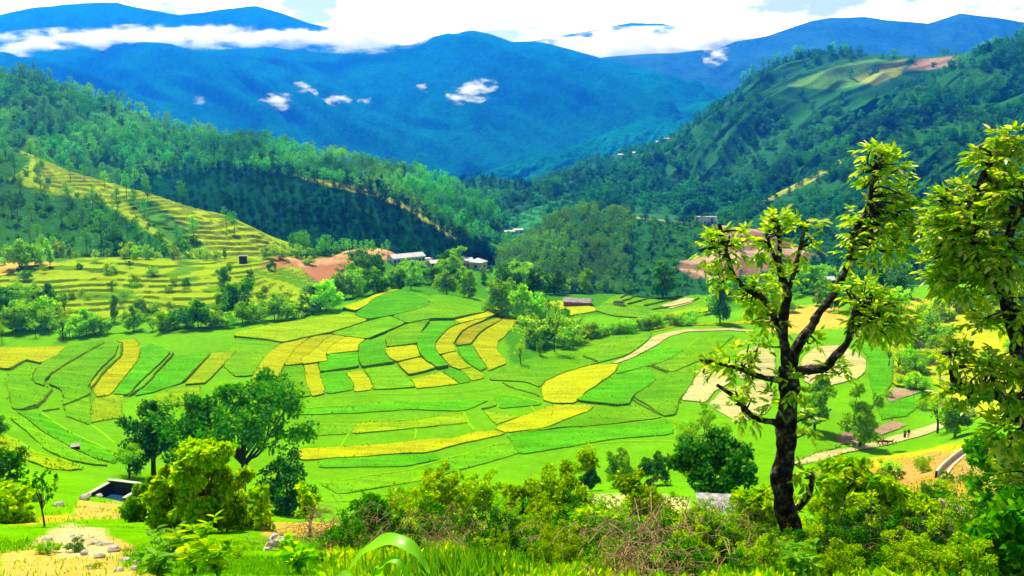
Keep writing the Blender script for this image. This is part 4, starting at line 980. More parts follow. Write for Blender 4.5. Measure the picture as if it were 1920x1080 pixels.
for px, py, h, w, kd in [(162,628,46,1.1,"round"),(250,620,44,.9,"round"),(216,603,52,.6,"tall"),(300,620,32,1.2,"low"),(325,616,30,1.2,"low"),(372,614,50,1.1,"round"),(396,612,34,1.2,"low"),(350,610,34,.9,"round"),
    (455,606,40,1.0,"round"),(482,602,30,1.3,"low"),(515,600,48,.9,"round"),(540,598,34,1.1,"low"),(560,594,26,1.2,"low"),(640,562,50,.9,"round"),(265,600,38,.9,"round"),(590,582,44,.9,"round"),(425,612,26,1.3,"low"),(190,625,26,1.3,"low"),(130,632,30,1.2,"low")]:
    tree(kd, "broadleaf_tree", px, py, h, "round green tree in the row between the paddies and the terraced bench", G1, "tree", w, None, 60, 300, rnd.choice(["leaf", "leaf", "leaf_dark"]))
G2 = "trees in the thicket at the left edge of the paddies"
for i in range(24):
    px = rnd.uniform(-20, 135); py = rnd.uniform(575, 650) - px * .1
    tree(rnd.choice(["round", "low", "sparse"]), "broadleaf_tree", px, py, rnd.uniform(30, 52), "bushy tree in the mixed thicket at the left edge of the paddies", G2, "tree", rnd.uniform(.9, 1.2), None, 120, 300, rnd.choice(["leaf", "leaf", "leaf_yel", "leaf_dark"]))
G3 = "trees of the grove around the village houses"
poly = [(625,560),(640,520),(700,500),(760,505),(900,500),(1000,500),(1060,540),(1040,560),(900,548),(800,535),(745,548)]
k = 0
while k < 64:
    px = rnd.uniform(620, 1060); py = rnd.uniform(498, 562)
    if not in_poly(np.array(px), np.array(py), poly): continue
    if py < 530 and (722 < px < 806 or 876 < px < 918): continue
    k += 1
    tree(rnd.choice(["round", "round", "tall", "low"]), "broadleaf_tree", px, py, rnd.uniform(20, 40), "green tree in the grove around the village houses", G3, "tree", rnd.uniform(.9, 1.2), None, 250, 380, rnd.choice(["leaf", "leaf", "leaf_dark"]))
G4 = "trees and bushes in the hollow between the paddies"
poly = [(990,600),(1070,600),(1090,640),(1060,665),(1010,672),(985,655)]
k = 0
while k < 24:
    px = rnd.uniform(980, 1095); py = rnd.uniform(598, 672)
    if not in_poly(np.array(px), np.array(py), poly): continue
    k += 1
    tree(rnd.choice(["round", "sparse", "low", "low"]), "broadleaf_tree", px, py, rnd.uniform(24, 46), "bushy tree in the shaded hollow between the paddies", G4, "tree", rnd.uniform(.8, 1.1), None, 140, 300, rnd.choice(["leaf", "leaf_dark", "leaf_yel"]))
G5 = "bushes of the hedge above the right paddies"
for i in range(22):
    f = i / 21; px = 1098 + f * 205 + rnd.uniform(-4, 4); py = 636 - f * 30 + rnd.uniform(-3, 2)
    tree(rnd.choice(["low", "round"]), "bush", px, py, rnd.uniform(17, 28), "rounded bush in the hedge row above the right-hand paddies", G5, "bush", rnd.uniform(.9, 1.15), None, 120, 300, rnd.choice(["leaf", "leaf", "leaf_yel"]))
G6 = "trees behind the paddies on the right"
for i in range(50):
    px = rnd.uniform(1340, 1960); py = rnd.uniform(525, 585) + max(0, (1500 - px)) * .08
    tree(rnd.choice(["round", "low", "tall"]), "broadleaf_tree", px, py, rnd.uniform(26, 52), "green tree in the belt behind the paddies on the right", G6, "tree", rnd.uniform(.9, 1.3), None, 180, 400, rnd.choice(["leaf", "leaf", "leaf_dark", "leaf_yel"]))
G7 = "young trees along the crest of the bench"
for i in range(30):
    px = rnd.uniform(100, 560); py = 482 + rnd.uniform(-2, 4)
    tree(rnd.choice(["low", "low", "tall", "sparse"]), "broadleaf_tree", px, py, rnd.uniform(12, 28), "small tree on the crest line of the terraced bench", G7, "tree", rnd.uniform(.7, 1.1), None, 260, 345, rnd.choice(["leaf", "leaf_yel"]))
G8 = "scattered small bushes on the terraced bench"
for i in range(46):
    px = rnd.uniform(-10, 600); py = rnd.uniform(495, 590)
    tree("low", "bush", px, py, rnd.uniform(8, 18), "small bush growing on the grassy old terraces", G8, "bush", rnd.uniform(.9, 1.4), None, 200, 345, rnd.choice(["leaf", "leaf_yel", "leaf_dark"]))
G9 = "bushes on the grassy slope at the right edge"
for i in range(40):
    px = rnd.uniform(1660, 1960); py = rnd.uniform(590, 790)
    tree(rnd.choice(["low", "low", "sparse"]), "bush", px, py, rnd.uniform(14, 44), "bush on the grassy slope right of the paddies", G9, "bush", rnd.uniform(.9, 1.3), None, 90, 320, rnd.choice(["leaf", "leaf_yel"]))

# pines and forest on the hills
HT = []   # (x, y, z, height, kind)
def scatter(key, n, dens, hmin, hmax, kind="pine", seed=0):
    V, nv, PX, PY = HILLS[key]
    r = R_(900 + seed); got = 0
    for _ in range(400):
        i = r.integers(1, nv - 1, 3000); j = r.integers(1, V.shape[1] - 1, 3000)
        p = V[i, j]; px, py = PX[i, j], PY[i, j]
        ok = (r.random(3000) < dens(px, py, p)) & (px > -330) & (px < 2140)
        for q in p[ok]:
            HT.append((q[0] + r.normal() * 1.5, q[1] + r.normal() * 1.5, q[2] - 0.4, r.uniform(hmin, hmax), kind)); got += 1
            if got >= n: return
def nz(p, s, seed): return fbm(p[:, 0] / s, p[:, 1] / s, seed, 3)
GR = [([(60,285),(140,305),(330,365),(480,425),(600,478),(420,480),(330,440),(200,380),(90,350)])]
scatter("left_hill133", 120, lambda px, py, p: np.where(in_poly(px, py, GR[0]), 0.10, 0.28) * np.where(px > 430, 0.35, 1.0), 8, 14, "pine", 1)
scatter("left_hill133", 480, lambda px, py, p: np.where(in_poly(px, py, GR[0]), 0.01, 0.8), 1.5, 3.8, "bush", 2)
scatter("left_hill131", 2600, lambda px, py, p: 0.45 + 0.55 * (nz(p, 60, 4) > -0.1), 8, 15, "pine", 3)
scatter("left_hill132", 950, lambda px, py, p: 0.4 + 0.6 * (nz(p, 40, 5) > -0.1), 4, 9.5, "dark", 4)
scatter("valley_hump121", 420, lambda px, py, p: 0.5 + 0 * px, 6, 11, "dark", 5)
SCAR = [(1262,500),(1340,470),(1350,430),(1330,412),(1400,402),(1440,412),(1520,440),(1560,465),(1540,480),(1460,500),(1400,520),(1300,522)]
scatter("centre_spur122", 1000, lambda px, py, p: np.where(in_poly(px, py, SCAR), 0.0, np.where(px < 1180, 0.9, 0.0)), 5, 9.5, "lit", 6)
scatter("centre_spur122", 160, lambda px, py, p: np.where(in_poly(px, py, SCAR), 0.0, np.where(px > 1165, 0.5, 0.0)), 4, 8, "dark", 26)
scatter("centre_spur122", 420, lambda px, py, p: np.where(in_poly(px, py, SCAR), 0.012, np.where(px > 1170, 0.9, 0.0)), 1.5, 4.0, "bush", 16)
scatter("river_terraces123", 60, lambda px, py, p: 0.3 + 0 * px, 2, 4.5, "bush", 7)
OPEN = [(1440,190),(1480,130),(1640,105),(1800,105),(1790,130),(1700,160),(1600,200),(1480,240)]
scatter("right_hill111", 2300, lambda px, py, p: np.where(in_poly(px, py, OPEN), 0.03, 0.28 + 0.72 * (nz(p, 70, 8) > -0.02)) * (px < 1800), 6, 15, "oak", 8)
scatter("right_hill112", 2250, lambda px, py, p: 0.15 + 0.85 * (nz(p, 60, 9) > -0.02), 6, 13, "oak", 9)
scatter("right_hill113", 1600, lambda px, py, p: 0.15 + 0.85 * (nz(p, 50, 10) > -0.02), 5, 10, "oak", 10)
V, nv, PX, PY = HILLS["left_hill132"]
for k in range(90):
    i = rnd.randrange(int(nv * .84), nv); j = rnd.randrange(60, V.shape[1] - 4); q = V[i, j]; HT.append((q[0], q[1], q[2] - .4, rnd.uniform(7, 12), "pine"))
# ridge-line pines standing out against the far range
V, nv, PX, PY = HILLS["right_hill111"]
for px in [1405,1412,1440,1448,1456,1490,1494,1498,1503,1560,1578,1582,1394,1432]:
    j = int(np.argmin(np.abs(PX[nv - 1] - px))); q = V[nv - 1, j]; HT.append((q[0], q[1], q[2] - .5, rnd.uniform(14, 24), "pine"))
V, nv, PX, PY = HILLS["right_hill112"]
for px in [1795,1800,1812,1822,1832,1842,1848,1855,1865,1905,1912,1918]:
    j = int(np.argmin(np.abs(PX[nv - 1] - px))); q = V[nv - 1, j]; HT.append((q[0], q[1], q[2] - .5, rnd.uniform(11, 17), "pine"))
for px in [632,645,655,668,676,690,700,716,728]:
    q = gpos(px, 474 + rnd.uniform(0, 3), 290, 352); HT.append((q[0], q[1], q[2] - .4, rnd.uniform(4.5, 8), "pine"))
def in_view(t):
    px, py = to_px(t[0], t[1], t[2] + t[3] * .5); return 0 < px < 1920 and py > 0
rank = sorted([t for t in HT if t[4] == "pine" and in_view(t)], key=lambda t: -t[3] / t[1])
own = set(id(t) for t in rank[:240])
for t in HT:
    if id(t) in own:
        px, py = to_px(t[0], t[1], t[2])
        spur = t[1] < 420 and px < 600; edge = t[1] < 356 and px >= 600
        tree("pine", "pine_tree", 0, 0, 0, "young pine along the brow of the red earth bank" if edge else "tall thin pine with a bare trunk on the yellow terraced spur" if spur else "tall pine in the open wood on the left hillside" if px < 960 else "pine standing on the wooded slope across the valley", 
             "pines on the red bank" if edge else "pines on the yellow spur" if spur else "pines on the left hillside" if px < 960 else "pines across the valley", "tree", rnd.uniform(.8, 1.15), None, p=np.array(t[:3]), hm=t[3])
def low_variants(kind, n, seed):
    out = []
    for i in range(n):
        r = R_(seed + i)
        if kind == "pine":
            mb, V, Q = make_pine(r, 16.0, 7.0, 6, 13, 1.4, 0.36, False); tv, tq = tube([(0, 0, -1), (0, 0, 14)], [.22, .1], 4)
        elif kind == "oak":
            mb, V, Q = make_broadleaf(r, 12.0, 10.5, 20, 13, 1.5, 0.12, 4, spread=.32, lrad=(.15, .12)); tv, tq = tube([(0, 0, -1), (0, 0, 7)], [.3, .2], 4)
        else:
            mb, V, Q = make_broadleaf(r, 4.0, 5.0, 10, 9, 0.9, 0.05, 3); tv, tq = tube([(0, 0, -.5), (0, 0, 2)], [.1, .06], 4)
        out.append((V, Q, tv, tq))
    return out
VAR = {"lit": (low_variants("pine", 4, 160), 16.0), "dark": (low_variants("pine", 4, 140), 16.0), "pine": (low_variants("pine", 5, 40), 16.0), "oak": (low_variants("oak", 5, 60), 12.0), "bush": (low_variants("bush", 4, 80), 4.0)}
def forest(name, items, mat):
    LV = []; LQ = []; TV = []; TQ = []; a = 0; b = 0
    for x, y, z, h, kd in items:
        vs, hb = VAR[kd]; V, Q, tv, tq = vs[rnd.randrange(len(vs))]
        t = rnd.uniform(0, 6.283); s = h / hb; w = s * rnd.uniform(.85, 1.2); c, si = math.cos(t) * w, math.sin(t) * w
        M = np.array([[c, si, 0], [-si, c, 0], [0, 0, s]]); o = np.array([x, y, z])
        LV.append(V @ M + o); LQ.append(Q + a); a += len(V)
        TV.append(tv @ M + o); TQ.append(tq + b); b += len(tv)
    LV = np.concatenate(LV); n = sum(len(q) for q in LQ)
    V = np.concatenate([LV] + TV); Q = np.concatenate(LQ); T = np.concatenate(TQ) + len(LV)
    o = link(name, mesh_np(name, V, [Q, T], [MAT[mat], MAT["bark_far"]], np.r_[np.zeros(len(Q)), np.ones(len(T))])); o["kind"] = "stuff"
    return o
rest = [t for t in HT if id(t) not in own]
fo = forest("pine_forest", [t for t in rest if t[4] == "pine"], "pine")
fo = forest("oak_forest", [t for t in rest if t[4] == "oak"], "oak")
fo = forest("sunlit_pine_forest", [t for t in rest if t[4] == "lit"], "sunlit_pine")  # pines on the lit side of the centre spur, lightened by colour
fo = forest("shaded_pine_forest", [t for t in rest if t[4] == "dark"], "shaded_pine")  # pines on the shadowed slopes, darkened by colour
fo = forest("hill_scrub", [t for t in rest if t[4] == "bush"], "leaf_dark")

# ------------------------------------------------------------------ the large trees and the near shrubs
def big_tree(name, px, py, hpx, label, mat, seed, cat="tree", bark="bark", **kw):
    p = gpos(px, py, 4, 200); r = R_(seed)
    Hm = hpx / F_PX * math.hypot(p[1], p[2])
    mb, V, Q = make_broadleaf(r, Hm, kw.pop("wr", 1.0) * Hm, **kw)
    o = thing(name, label, cat, tuple(p))
    mb.build("trunk", MAT[bark], o, True); link("crown", mesh_np("crown", V, [Q], MAT[mat]), o)
    return o
big_tree("broadleaf_tree", 456, 934, 232, "largest dark spreading tree, standing at the near edge of the paddies", "leaf_dark", 501, wr=1.16, nclump=190, nleaf=80, leaf=0.5, lobes=15, lo=0.27, trunk_r=0.36, hollow=0.55, spread=.42, lrad=(.10, .08))
big_tree("broadleaf_tree", 288, 898, 150, "dark upright tree behind the bright bush, left of the largest spreading tree", "leaf_deep", 502, wr=0.8, nclump=70, nleaf=70, leaf=0.48, lobes=6, lo=0.12, trunk_r=0.35)
big_tree("broadleaf_tree", 243, 897, 68, "small open tree beside the sunken water tank", "leaf", 503, wr=0.95, nclump=36, nleaf=50, leaf=0.3, lobes=5, lo=0.25, trunk_r=0.12)
big_tree("broadleaf_tree", 540, 966, 112, "rounded dark tree casting an oval shadow right of the largest tree", "leaf_deep", 504, wr=1.0, nclump=60, nleaf=75, leaf=0.36, lobes=6, lo=0.06)
big_tree("broadleaf_tree", 1338, 962, 138, "dense dark tree overhanging the slate hut", "leaf_deep", 505, wr=1.15, nclump=150, nleaf=85, leaf=0.30, lobes=12, lo=0.28, spread=.38, lrad=(.13, .09))
big_tree("broadleaf_tree", 1318, 880, 112, "bushy green tree at the paddy edge above the dark tree by the hut", "leaf", 506, wr=1.15, nclump=70, nleaf=75, leaf=0.34, lobes=8, lo=0.05, spread=.36, lrad=(.13, .1))
big_tree("tall_bush", 328, 997, 132, "bright bush leaning against the left side of the tall yellow-green bush", "leaf_yel", 537, "bush", wr=0.8, nclump=100, nleaf=70, leaf=0.125, lobes=11, lo=0.03, hexa=True, spread=.36, lrad=(.11, .09), trunk_r=0.03)
big_tree("tall_bush", 425, 1000, 128, "bright bush against the right side of the tall yellow-green bush", "leaf_yel", 538, "bush", wr=0.7, nclump=90, nleaf=70, leaf=0.125, lobes=11, lo=0.03, hexa=True, spread=.36, lrad=(.11, .09), trunk_r=0.03)
big_tree("tall_bush", 385, 1000, 182, "tall bright yellow-green bush on the grassy ledge, in front of the dark trees", "leaf_yel", 507, "bush", wr=0.6, nclump=170, nleaf=75, leaf=0.135, lobes=14, lo=0.04, hexa=True, spread=.36, lrad=(.11, .09), trunk_r=0.05)
big_tree("tall_bush", 278, 986, 88, "smaller green bush left of the tall bright bush, by the dirt mound", "leaf", 508, "bush", wr=0.95, nclump=60, nleaf=75, leaf=0.12, lobes=6, lo=0.03, hexa=True, spread=.36, lrad=(.11, .09), trunk_r=0.04)
big_tree("tall_bush", 455, 996, 78, "low yellow-green bush at the right foot of the tall bright bush", "leaf_yel", 509, "bush", wr=1.3, nclump=60, nleaf=70, leaf=0.12, lobes=6, lo=0.03, hexa=True, spread=.36, lrad=(.11, .09), trunk_r=0.04)
big_tree("sapling", 580, 1008, 98, "thin sapling with a bare stem beside the bare earth patch", "leaf_yel", 510, "tree", wr=0.62, nclump=26, nleaf=34, leaf=0.11, lobes=5, lo=0.3, hexa=True, trunk_r=0.035, hollow=0.7)
big_tree("sapling", 85, 992, 128, "almost leafless thin dead tree at the left edge", "leaf_dark", 511, "tree", wr=0.42, nclump=14, nleaf=7, leaf=0.10, lobes=5, lo=0.25, hexa=True, trunk_r=0.022, hollow=0.9)
big_tree("tall_bush", 20, 900, 60, "dark scrubby bush at the left edge above the path", "leaf_dark", 512, "bush", wr=1.4, nclump=40, nleaf=55, leaf=0.25, lobes=6, lo=0.05)
big_tree("tall_bush", -12, 830, 90, "dark leafy bush cut by the left edge of the picture", "leaf_dark", 513, "bush", wr=0.8, nclump=40, nleaf=55, leaf=0.3, lobes=6, lo=0.05)
big_tree("tall_bush", 20, 985, 70, "yellow-green bush at the left edge, behind the dead tree", "leaf_yel", 514, "bush", wr=1.6, nclump=60, nleaf=50, leaf=0.13, lobes=7, lo=0.02, hexa=True, trunk_r=0.03)
for px, py, h, w, mat, lab, sd in [
 (835, 1000, 138, 0.9, "leaf_yel", "tall pointed yellow-green shrub at the left of the thicket", 520), (760, 985, 66, 1.3, "leaf", "low green shrub left of the tall pointed one", 521),
 (905, 985, 100, 0.8, "leaf_yel", "slim yellow-green shrub between the two tallest shrubs of the thicket", 522), (1050, 1012, 176, 0.86, "leaf_yel", "tallest broad yellow-green shrub in the middle of the thicket", 523),
 (985, 1000, 95, 1.0, "leaf_yel", "round-topped shrub against the left side of the tallest shrub", 524), (1105, 920, 68, 0.55, "leaf_dark", "thin dark sapling behind the tallest shrub, at the paddy edge", 525),
 (1165, 915, 70, 0.9, "leaf", "green shrub at the paddy edge, left of the hut", 526), (1225, 910, 62, 1.0, "leaf_dark", "darker shrub at the paddy edge next to the bushy tree", 527), (1205, 1010, 128, 0.95, "leaf_yel", "open yellow shrub with visible stems in front of the bare ground by the hut", 528),
 (1600, 1012, 140, 1.1, "leaf_yel", "big dome-shaped shrub just right of the mossy trunk", 529), (1545, 965, 80, 1.0, "leaf_yel", "yellow-green shrub behind the big dome-shaped shrub", 530), (1690, 1015, 75, 1.3, "leaf_yel", "bright shrub at the right shoulder of the dome-shaped shrub", 531),
 (1880, 960, 150, 0.9, "leaf_dark", "dark tall shrub at the right edge beyond the timber stack", 532), (1900, 1075, 150, 1.0, "leaf_dark", "dark near shrub filling the lower right corner", 533), (1420, 1010, 90, 1.2, "leaf_yel", "pale shrub left of the mossy trunk, below the hut", 534),
 (1130, 1045, 80, 1.5, "leaf_yel", "low spreading golden shrub below the tallest shrub", 535), (700, 1010, 80, 1.2, "leaf_dark", "dark green shrub behind the maize leaves", 536)]:
    big_tree("shrub", px, py, h, lab, mat, sd, "bush", wr=w, nclump=80, nleaf=64, leaf=0.115 if py > 960 else 0.26, lobes=13, lo=0.03, hexa=True, spread=.31, lrad=(.14, .10), trunk_r=0.035, hollow=0.5)

PR["shrub"] = []
for i in range(8):
    r = R_(700 + i)
    mb, V, Q = make_broadleaf(r, 1.5, 2.0, 64, 46, 0.085, 0.03, 10, 0.02, 0.5, True, 0.45, spread=.36, lrad=(.11, .09))
    for k in range(5):
        a = r.random() * 6.28; mb.tube(smooth_path([(0, 0, -.1), (math.cos(a) * .3, math.sin(a) * .3, .7), (math.cos(a) * .7, math.sin(a) * .7, 1.2 + .4 * r.random())], 3), np.linspace(.014, .004, 7), 4)
    PR["shrub"].append((mb.data("stems", MAT["bark"], True), mesh_np("foliage", V, [Q], MAT[["leaf_yel", "leaf_yel", "leaf", "leaf_yel", "leaf_dark", "leaf_deep", "leaf_yel", "leaf_dark"][i]])))  # darker foliage on some shrubs stands in for shaded gaps in the thicket
def shrub(p, Hm, wf, label, group):
    a, b = PR["shrub"][rnd.randrange(8)]; s = Hm / 1.5
    o = thing("shrub", label, "bush", (p[0], p[1], p[2] - .03), rnd.uniform(0, 6.28), group); o.scale = (s * wf, s * wf, s)
    link("stems", a, o); link("foliage", b, o)
G10 = "shrubs of the thicket on the slope below the viewpoint"
BAND = [(610,1085),(640,1010),(720,985),(850,975),(960,985),(1060,1000),(1200,985),(1290,985),(1420,985),(1560,960),(1700,960),(1860,940),(1930,900),(1930,1085)]
k = 0
while k < 150:
    px = rnd.uniform(600, 1935); py = rnd.uniform(930, 1082)
    if not in_poly(np.array(px), np.array(py), BAND): continue
    if 620 < px < 900 and py > 1040 and rnd.random() < .8: continue
    p = hit(px, py)
    if p is None: continue
    k += 1
    hp = (rnd.uniform(22, 58) if py < 1000 else rnd.uniform(34, 85)) * (1.15 if py > 1020 else 1.0)
    if 1400 < px < 1580: hp = min(hp, max(22, py - 985))
    if px > 1560 and py < 985: hp *= .7
    shrub(p, hp / F_PX * math.hypot(p[1], p[2]), rnd.uniform(.9, 1.3), "rounded leafy shrub in the dense thicket along the bottom of the slope", G10)
G11 = "shrubs on the right bank above the canal"
for i in range(34):
    px = rnd.uniform(1480, 1930); py = rnd.uniform(860, 975)
    if 1740 < px < 1880 and py < 905: continue
    p = hit(px, py)
    if p is not None: shrub(p, rnd.uniform(18, 36) / F_PX * math.hypot(p[1], p[2]), rnd.uniform(.9, 1.4), "yellow-green shrub on the steep bank on the right", G11)
G12 = "low plants on the ledge at the left"
for i in range(26):
    px = rnd.uniform(0, 640); py = rnd.choice([rnd.uniform(925, 990), rnd.uniform(1030, 1080)])
    if 120 < px < 260 and py < 985: continue
    p = hit(px, py)
    if p is not None: shrub(p, rnd.uniform(14, 34) / F_PX * math.hypot(p[1], p[2]), rnd.uniform(.9, 1.5), "low leafy plant on the grassy ledge at the left", G12)

# the two near walnut-like trees, limbs and leaf sprays laid out in depth
def compound(r, O, D, n=7, L=0.15, W=0.06):
    """pinnate leaves: n leaflets along a drooping stalk at each origin"""
    O = np.asarray(O); m = len(O); D = unit(D)
    side = unit(np.cross(D, np.array([0.1, 0.05, 1.0]))); up = np.cross(side, D)
    PV = []; DV = []; NV = []; LV = []
    sc = (0.75 + 0.5 * r.random(m))[:, None]
    for k in range(n):
        t = (k // 2 + 1) / (n / 2 + .6); sg = 1 if k % 2 else -1
        if k == n - 1: sg = 0; t = 1.0
        P = O + D * L * 1.1 * t * sc - np.array([0, 0, 1]) * (L * 0.35 * t * t) * sc
        d = D * (0.75 if sg else 1.0) + side * sg * 0.9 - np.array([0, 0, 0.35]) + r.normal(size=(m, 3)) * 0.16
        PV.append(P); DV.append(d); NV.append(up + r.normal(size=(m, 3)) * 0.3); LV.append(L * sc[:, 0] * (0.7 + 0.45 * t))
    return leaves(np.concatenate(PV), np.concatenate(DV), np.concatenate(NV), np.concatenate(LV), np.concatenate(LV) * (W / L), True, 0.2)
def near_tree(name, label, limb_list, clusters, Y0, seed, L=0.15, dens=1.75):
    r = R_(seed); root = thing(name, label, "tree", tuple(P3(*limb_list[0][0][0][:2], Y0)))
    base = np.array(root.location)
    mb = MB(); pts_all = []
    for i, (pts, r0, r1) in enumerate(limb_list):
        W = np.array([P3(x, y, Y0 + d) for x, y, d in pts])
        S = smooth_path(W, 7)
        S += np.c_[fbm(S[:, 2] * 2.3, S[:, 0] * 2, seed, 3), fbm(S[:, 2] * 2.3, S[:, 0] * 2, seed + 4, 3), 0 * S[:, 0]] * r0 * 0.3
        R = np.linspace(r0, r1, len(S)) * (1 + 0.22 * fbm(np.arange(len(S)) / 3.0, np.full(len(S), i * 3.1), seed + 8, 3))
        mb.tube(S - base, R, 14 if i == 0 else 9, 0.22, r); pts_all.append(S)
    allp = np.concatenate(pts_all)
    O = []; D = []
    for cx, cy, rx, ry, d, n in clusters:
        n = int(n * dens); rx *= .92; ry *= .92
        c = P3(cx, cy, Y0 + d); s = Y0 / F_PX * 1.03
        q = rand_dirs(r, n) * (r.random((n, 1)) ** 0.45) * np.array([rx * s, (rx + ry) * .5 * s, ry * s])
        O.append(c + q); D.append(unit(q + np.array([0, 0, 0.05])) + r.normal(size=(n, 3)) * 0.45)
        for k in range(max(3, n // 4)):
            e = c + q[k]; j = np.argmin(np.linalg.norm(allp - e, axis=1)); a = allp[j]
            mid = a * .5 + e * .5 + r.normal(size=3) * .06
            mb.tube(smooth_path([a - base, mid - base, e - base], 3), np.linspace(.018, .005, 7), 5)
    LV, LQ = compound(r, np.concatenate(O), np.concatenate(D), 7, L, L * .42)
    mb.build("trunk", MAT["bark_near"], root, True)
    link("foliage", mesh_np("foliage", LV - base, [LQ], MAT["walnut"]), root)
    return root
def mk_near_bark():
    m, N, L = new_mat("mossy_bark")
    f = pos_noise(N, L, 9.0, 6.0, 0.7); f2 = pos_noise(N, L, 3.5, 4.0, 0.6); f3 = pos_noise(N, L, 26.0, 4.0, 0.7, (1, 1, .35))
    c = ramp(N, L, f, [(0.44, (0.016, 0.012, 0.014)), (0.56, (0.06, 0.045, 0.04)), (0.70, (0.40, 0.34, 0.28))])
    mr = N("ShaderNodeMapRange"); mr.inputs["From Min"].default_value = 0.58; mr.inputs["From Max"].default_value = 0.70; L(f2, mr.inputs["Value"])
    c = mixc(N, L, mr.outputs["Result"], c, (0.14, 0.17, 0.02))
    diffuse_out(N, L, c, bump(N, L, f3, 0.03, 1.0)); return m
MAT["bark_near"] = mk_near_bark()
near_tree("walnut_tree", "near gnarled tree with a thick mossy trunk and lopped limbs carrying tufts of leaves", [
 ([(1488,1075,0),(1482,990,0),(1468,905,0),(1474,820,0),(1478,740,0),(1476,690,0)],0.135,0.115),
 ([(1476,700,0),(1470,640,0),(1450,590,.1),(1430,560,.15),(1385,530,.2),(1360,470,.2),(1350,420,.2)],0.06,0.022),
 ([(1478,700,0),(1470,650,-.1),(1472,585,-.1),(1476,547,-.1),(1460,500,-.1),(1461,440,-.1),(1456,410,-.1)],0.07,0.022),
 ([(1476,550,-.1),(1493,495,0),(1503,450,0),(1513,413,0)],0.036,0.02),
 ([(1484,715,0),(1490,660,.1),(1522,612,.2),(1535,588,.3),(1568,545,.4),(1590,493,.5),(1602,440,.5),(1630,380,.5),(1640,310,.5)],0.07,0.022),
 ([(1480,700,0),(1510,694,-.1),(1545,690,-.2),(1565,672,-.3),(1592,640,-.3),(1598,600,-.3),(1606,570,-.3)],0.075,0.028),
 ([(1476,800,0),(1453,792,-.1),(1413,783,-.2),(1380,747,-.3),(1345,722,-.3)],0.05,0.02),
 ([(1474,720,0),(1455,712,.1),(1427,707,.2),(1380,690,.3),(1323,676,.3)],0.05,0.02),
 ([(1490,960,0),(1515,930,-.1),(1524,890,-.1)],0.05,0.03),
 ([(1460,500,-.1),(1447,470,-.2),(1436,440,-.2)],0.03,0.018)],
 [(1350,466,44,38,.2,38),(1392,440,14,14,.2,5),(1355,520,28,35,.2,12),(1438,452,24,34,-.2,16),(1458,418,22,20,-.1,14),(1505,424,28,16,0,12),(1515,465,16,25,0,6),(1422,552,46,32,.15,26),(1450,600,22,20,0,8),
  (1655,430,74,66,.5,115),(1690,385,42,50,.5,32),(1655,320,42,34,.5,32),(1645,285,34,20,.5,14),(1605,480,22,30,.5,9),(1642,592,58,52,-.3,70),(1618,545,44,24,-.2,24),(1690,600,28,30,-.2,14),
  (1382,680,42,30,.3,26),(1335,690,22,22,.3,9),(1422,650,24,22,.2,8),(1395,760,34,38,-.3,14),(1565,690,28,18,-.2,10),(1480,720,26,40,-.2,9),(1500,790,26,40,.2,8),(1452,745,20,26,-.1,7),(1512,890,24,26,-.1,9),(1530,640,20,15,.2,5),(1470,520,24,40,-.1,10),(1430,600,18,25,.1,6),(1490,960,20,40,.1,6)], 10.0, 61, 0.092, 2.1)
near_tree("walnut_tree", "near leafy tree at the right edge with its trunk leaning out of the picture", [
 ([(1990,1010,0),(1965,850,0),(1940,740,0),(1913,647,0)],0.15,0.11),
 ([(1913,647,0),(1890,577,0),(1873,527,0),(1833,460,.1),(1822,400,.1),(1850,320,.1),(1885,262,.1)],0.09,0.025),
 ([(1873,527,0),(1895,430,-.2),(1925,380,-.2)],0.05,0.03),
 ([(1960,800,0),(1915,762,-.2),(1863,740,-.3),(1800,724,-.3),(1786,690,-.3),(1782,665,-.3)],0.07,0.03),
 ([(1833,460,.1),(1795,420,.2),(1775,380,.2)],0.035,0.02)],
 [(1772,430,38,44,.1,22),(1762,505,30,42,.1,14),(1832,440,80,80,.1,85),(1790,392,48,48,.2,34),(1868,305,42,38,.1,32),(1895,265,34,22,.1,18),(1905,360,44,50,-.2,32),(1800,522,50,42,.1,38),(1880,480,48,58,-.2,40),(1905,590,36,50,0,20),(1840,600,26,22,.1,8),
  (1840,690,56,36,-.3,30),(1900,722,50,46,-.2,34),(1780,660,26,26,-.3,10),(1800,738,42,18,-.3,14),(1895,800,42,58,0,40),(1905,900,38,78,.2,46),(1915,1000,50,70,.3,46),(1862,360,40,40,.1,20)], 9.0, 62, 0.09, 2.9)

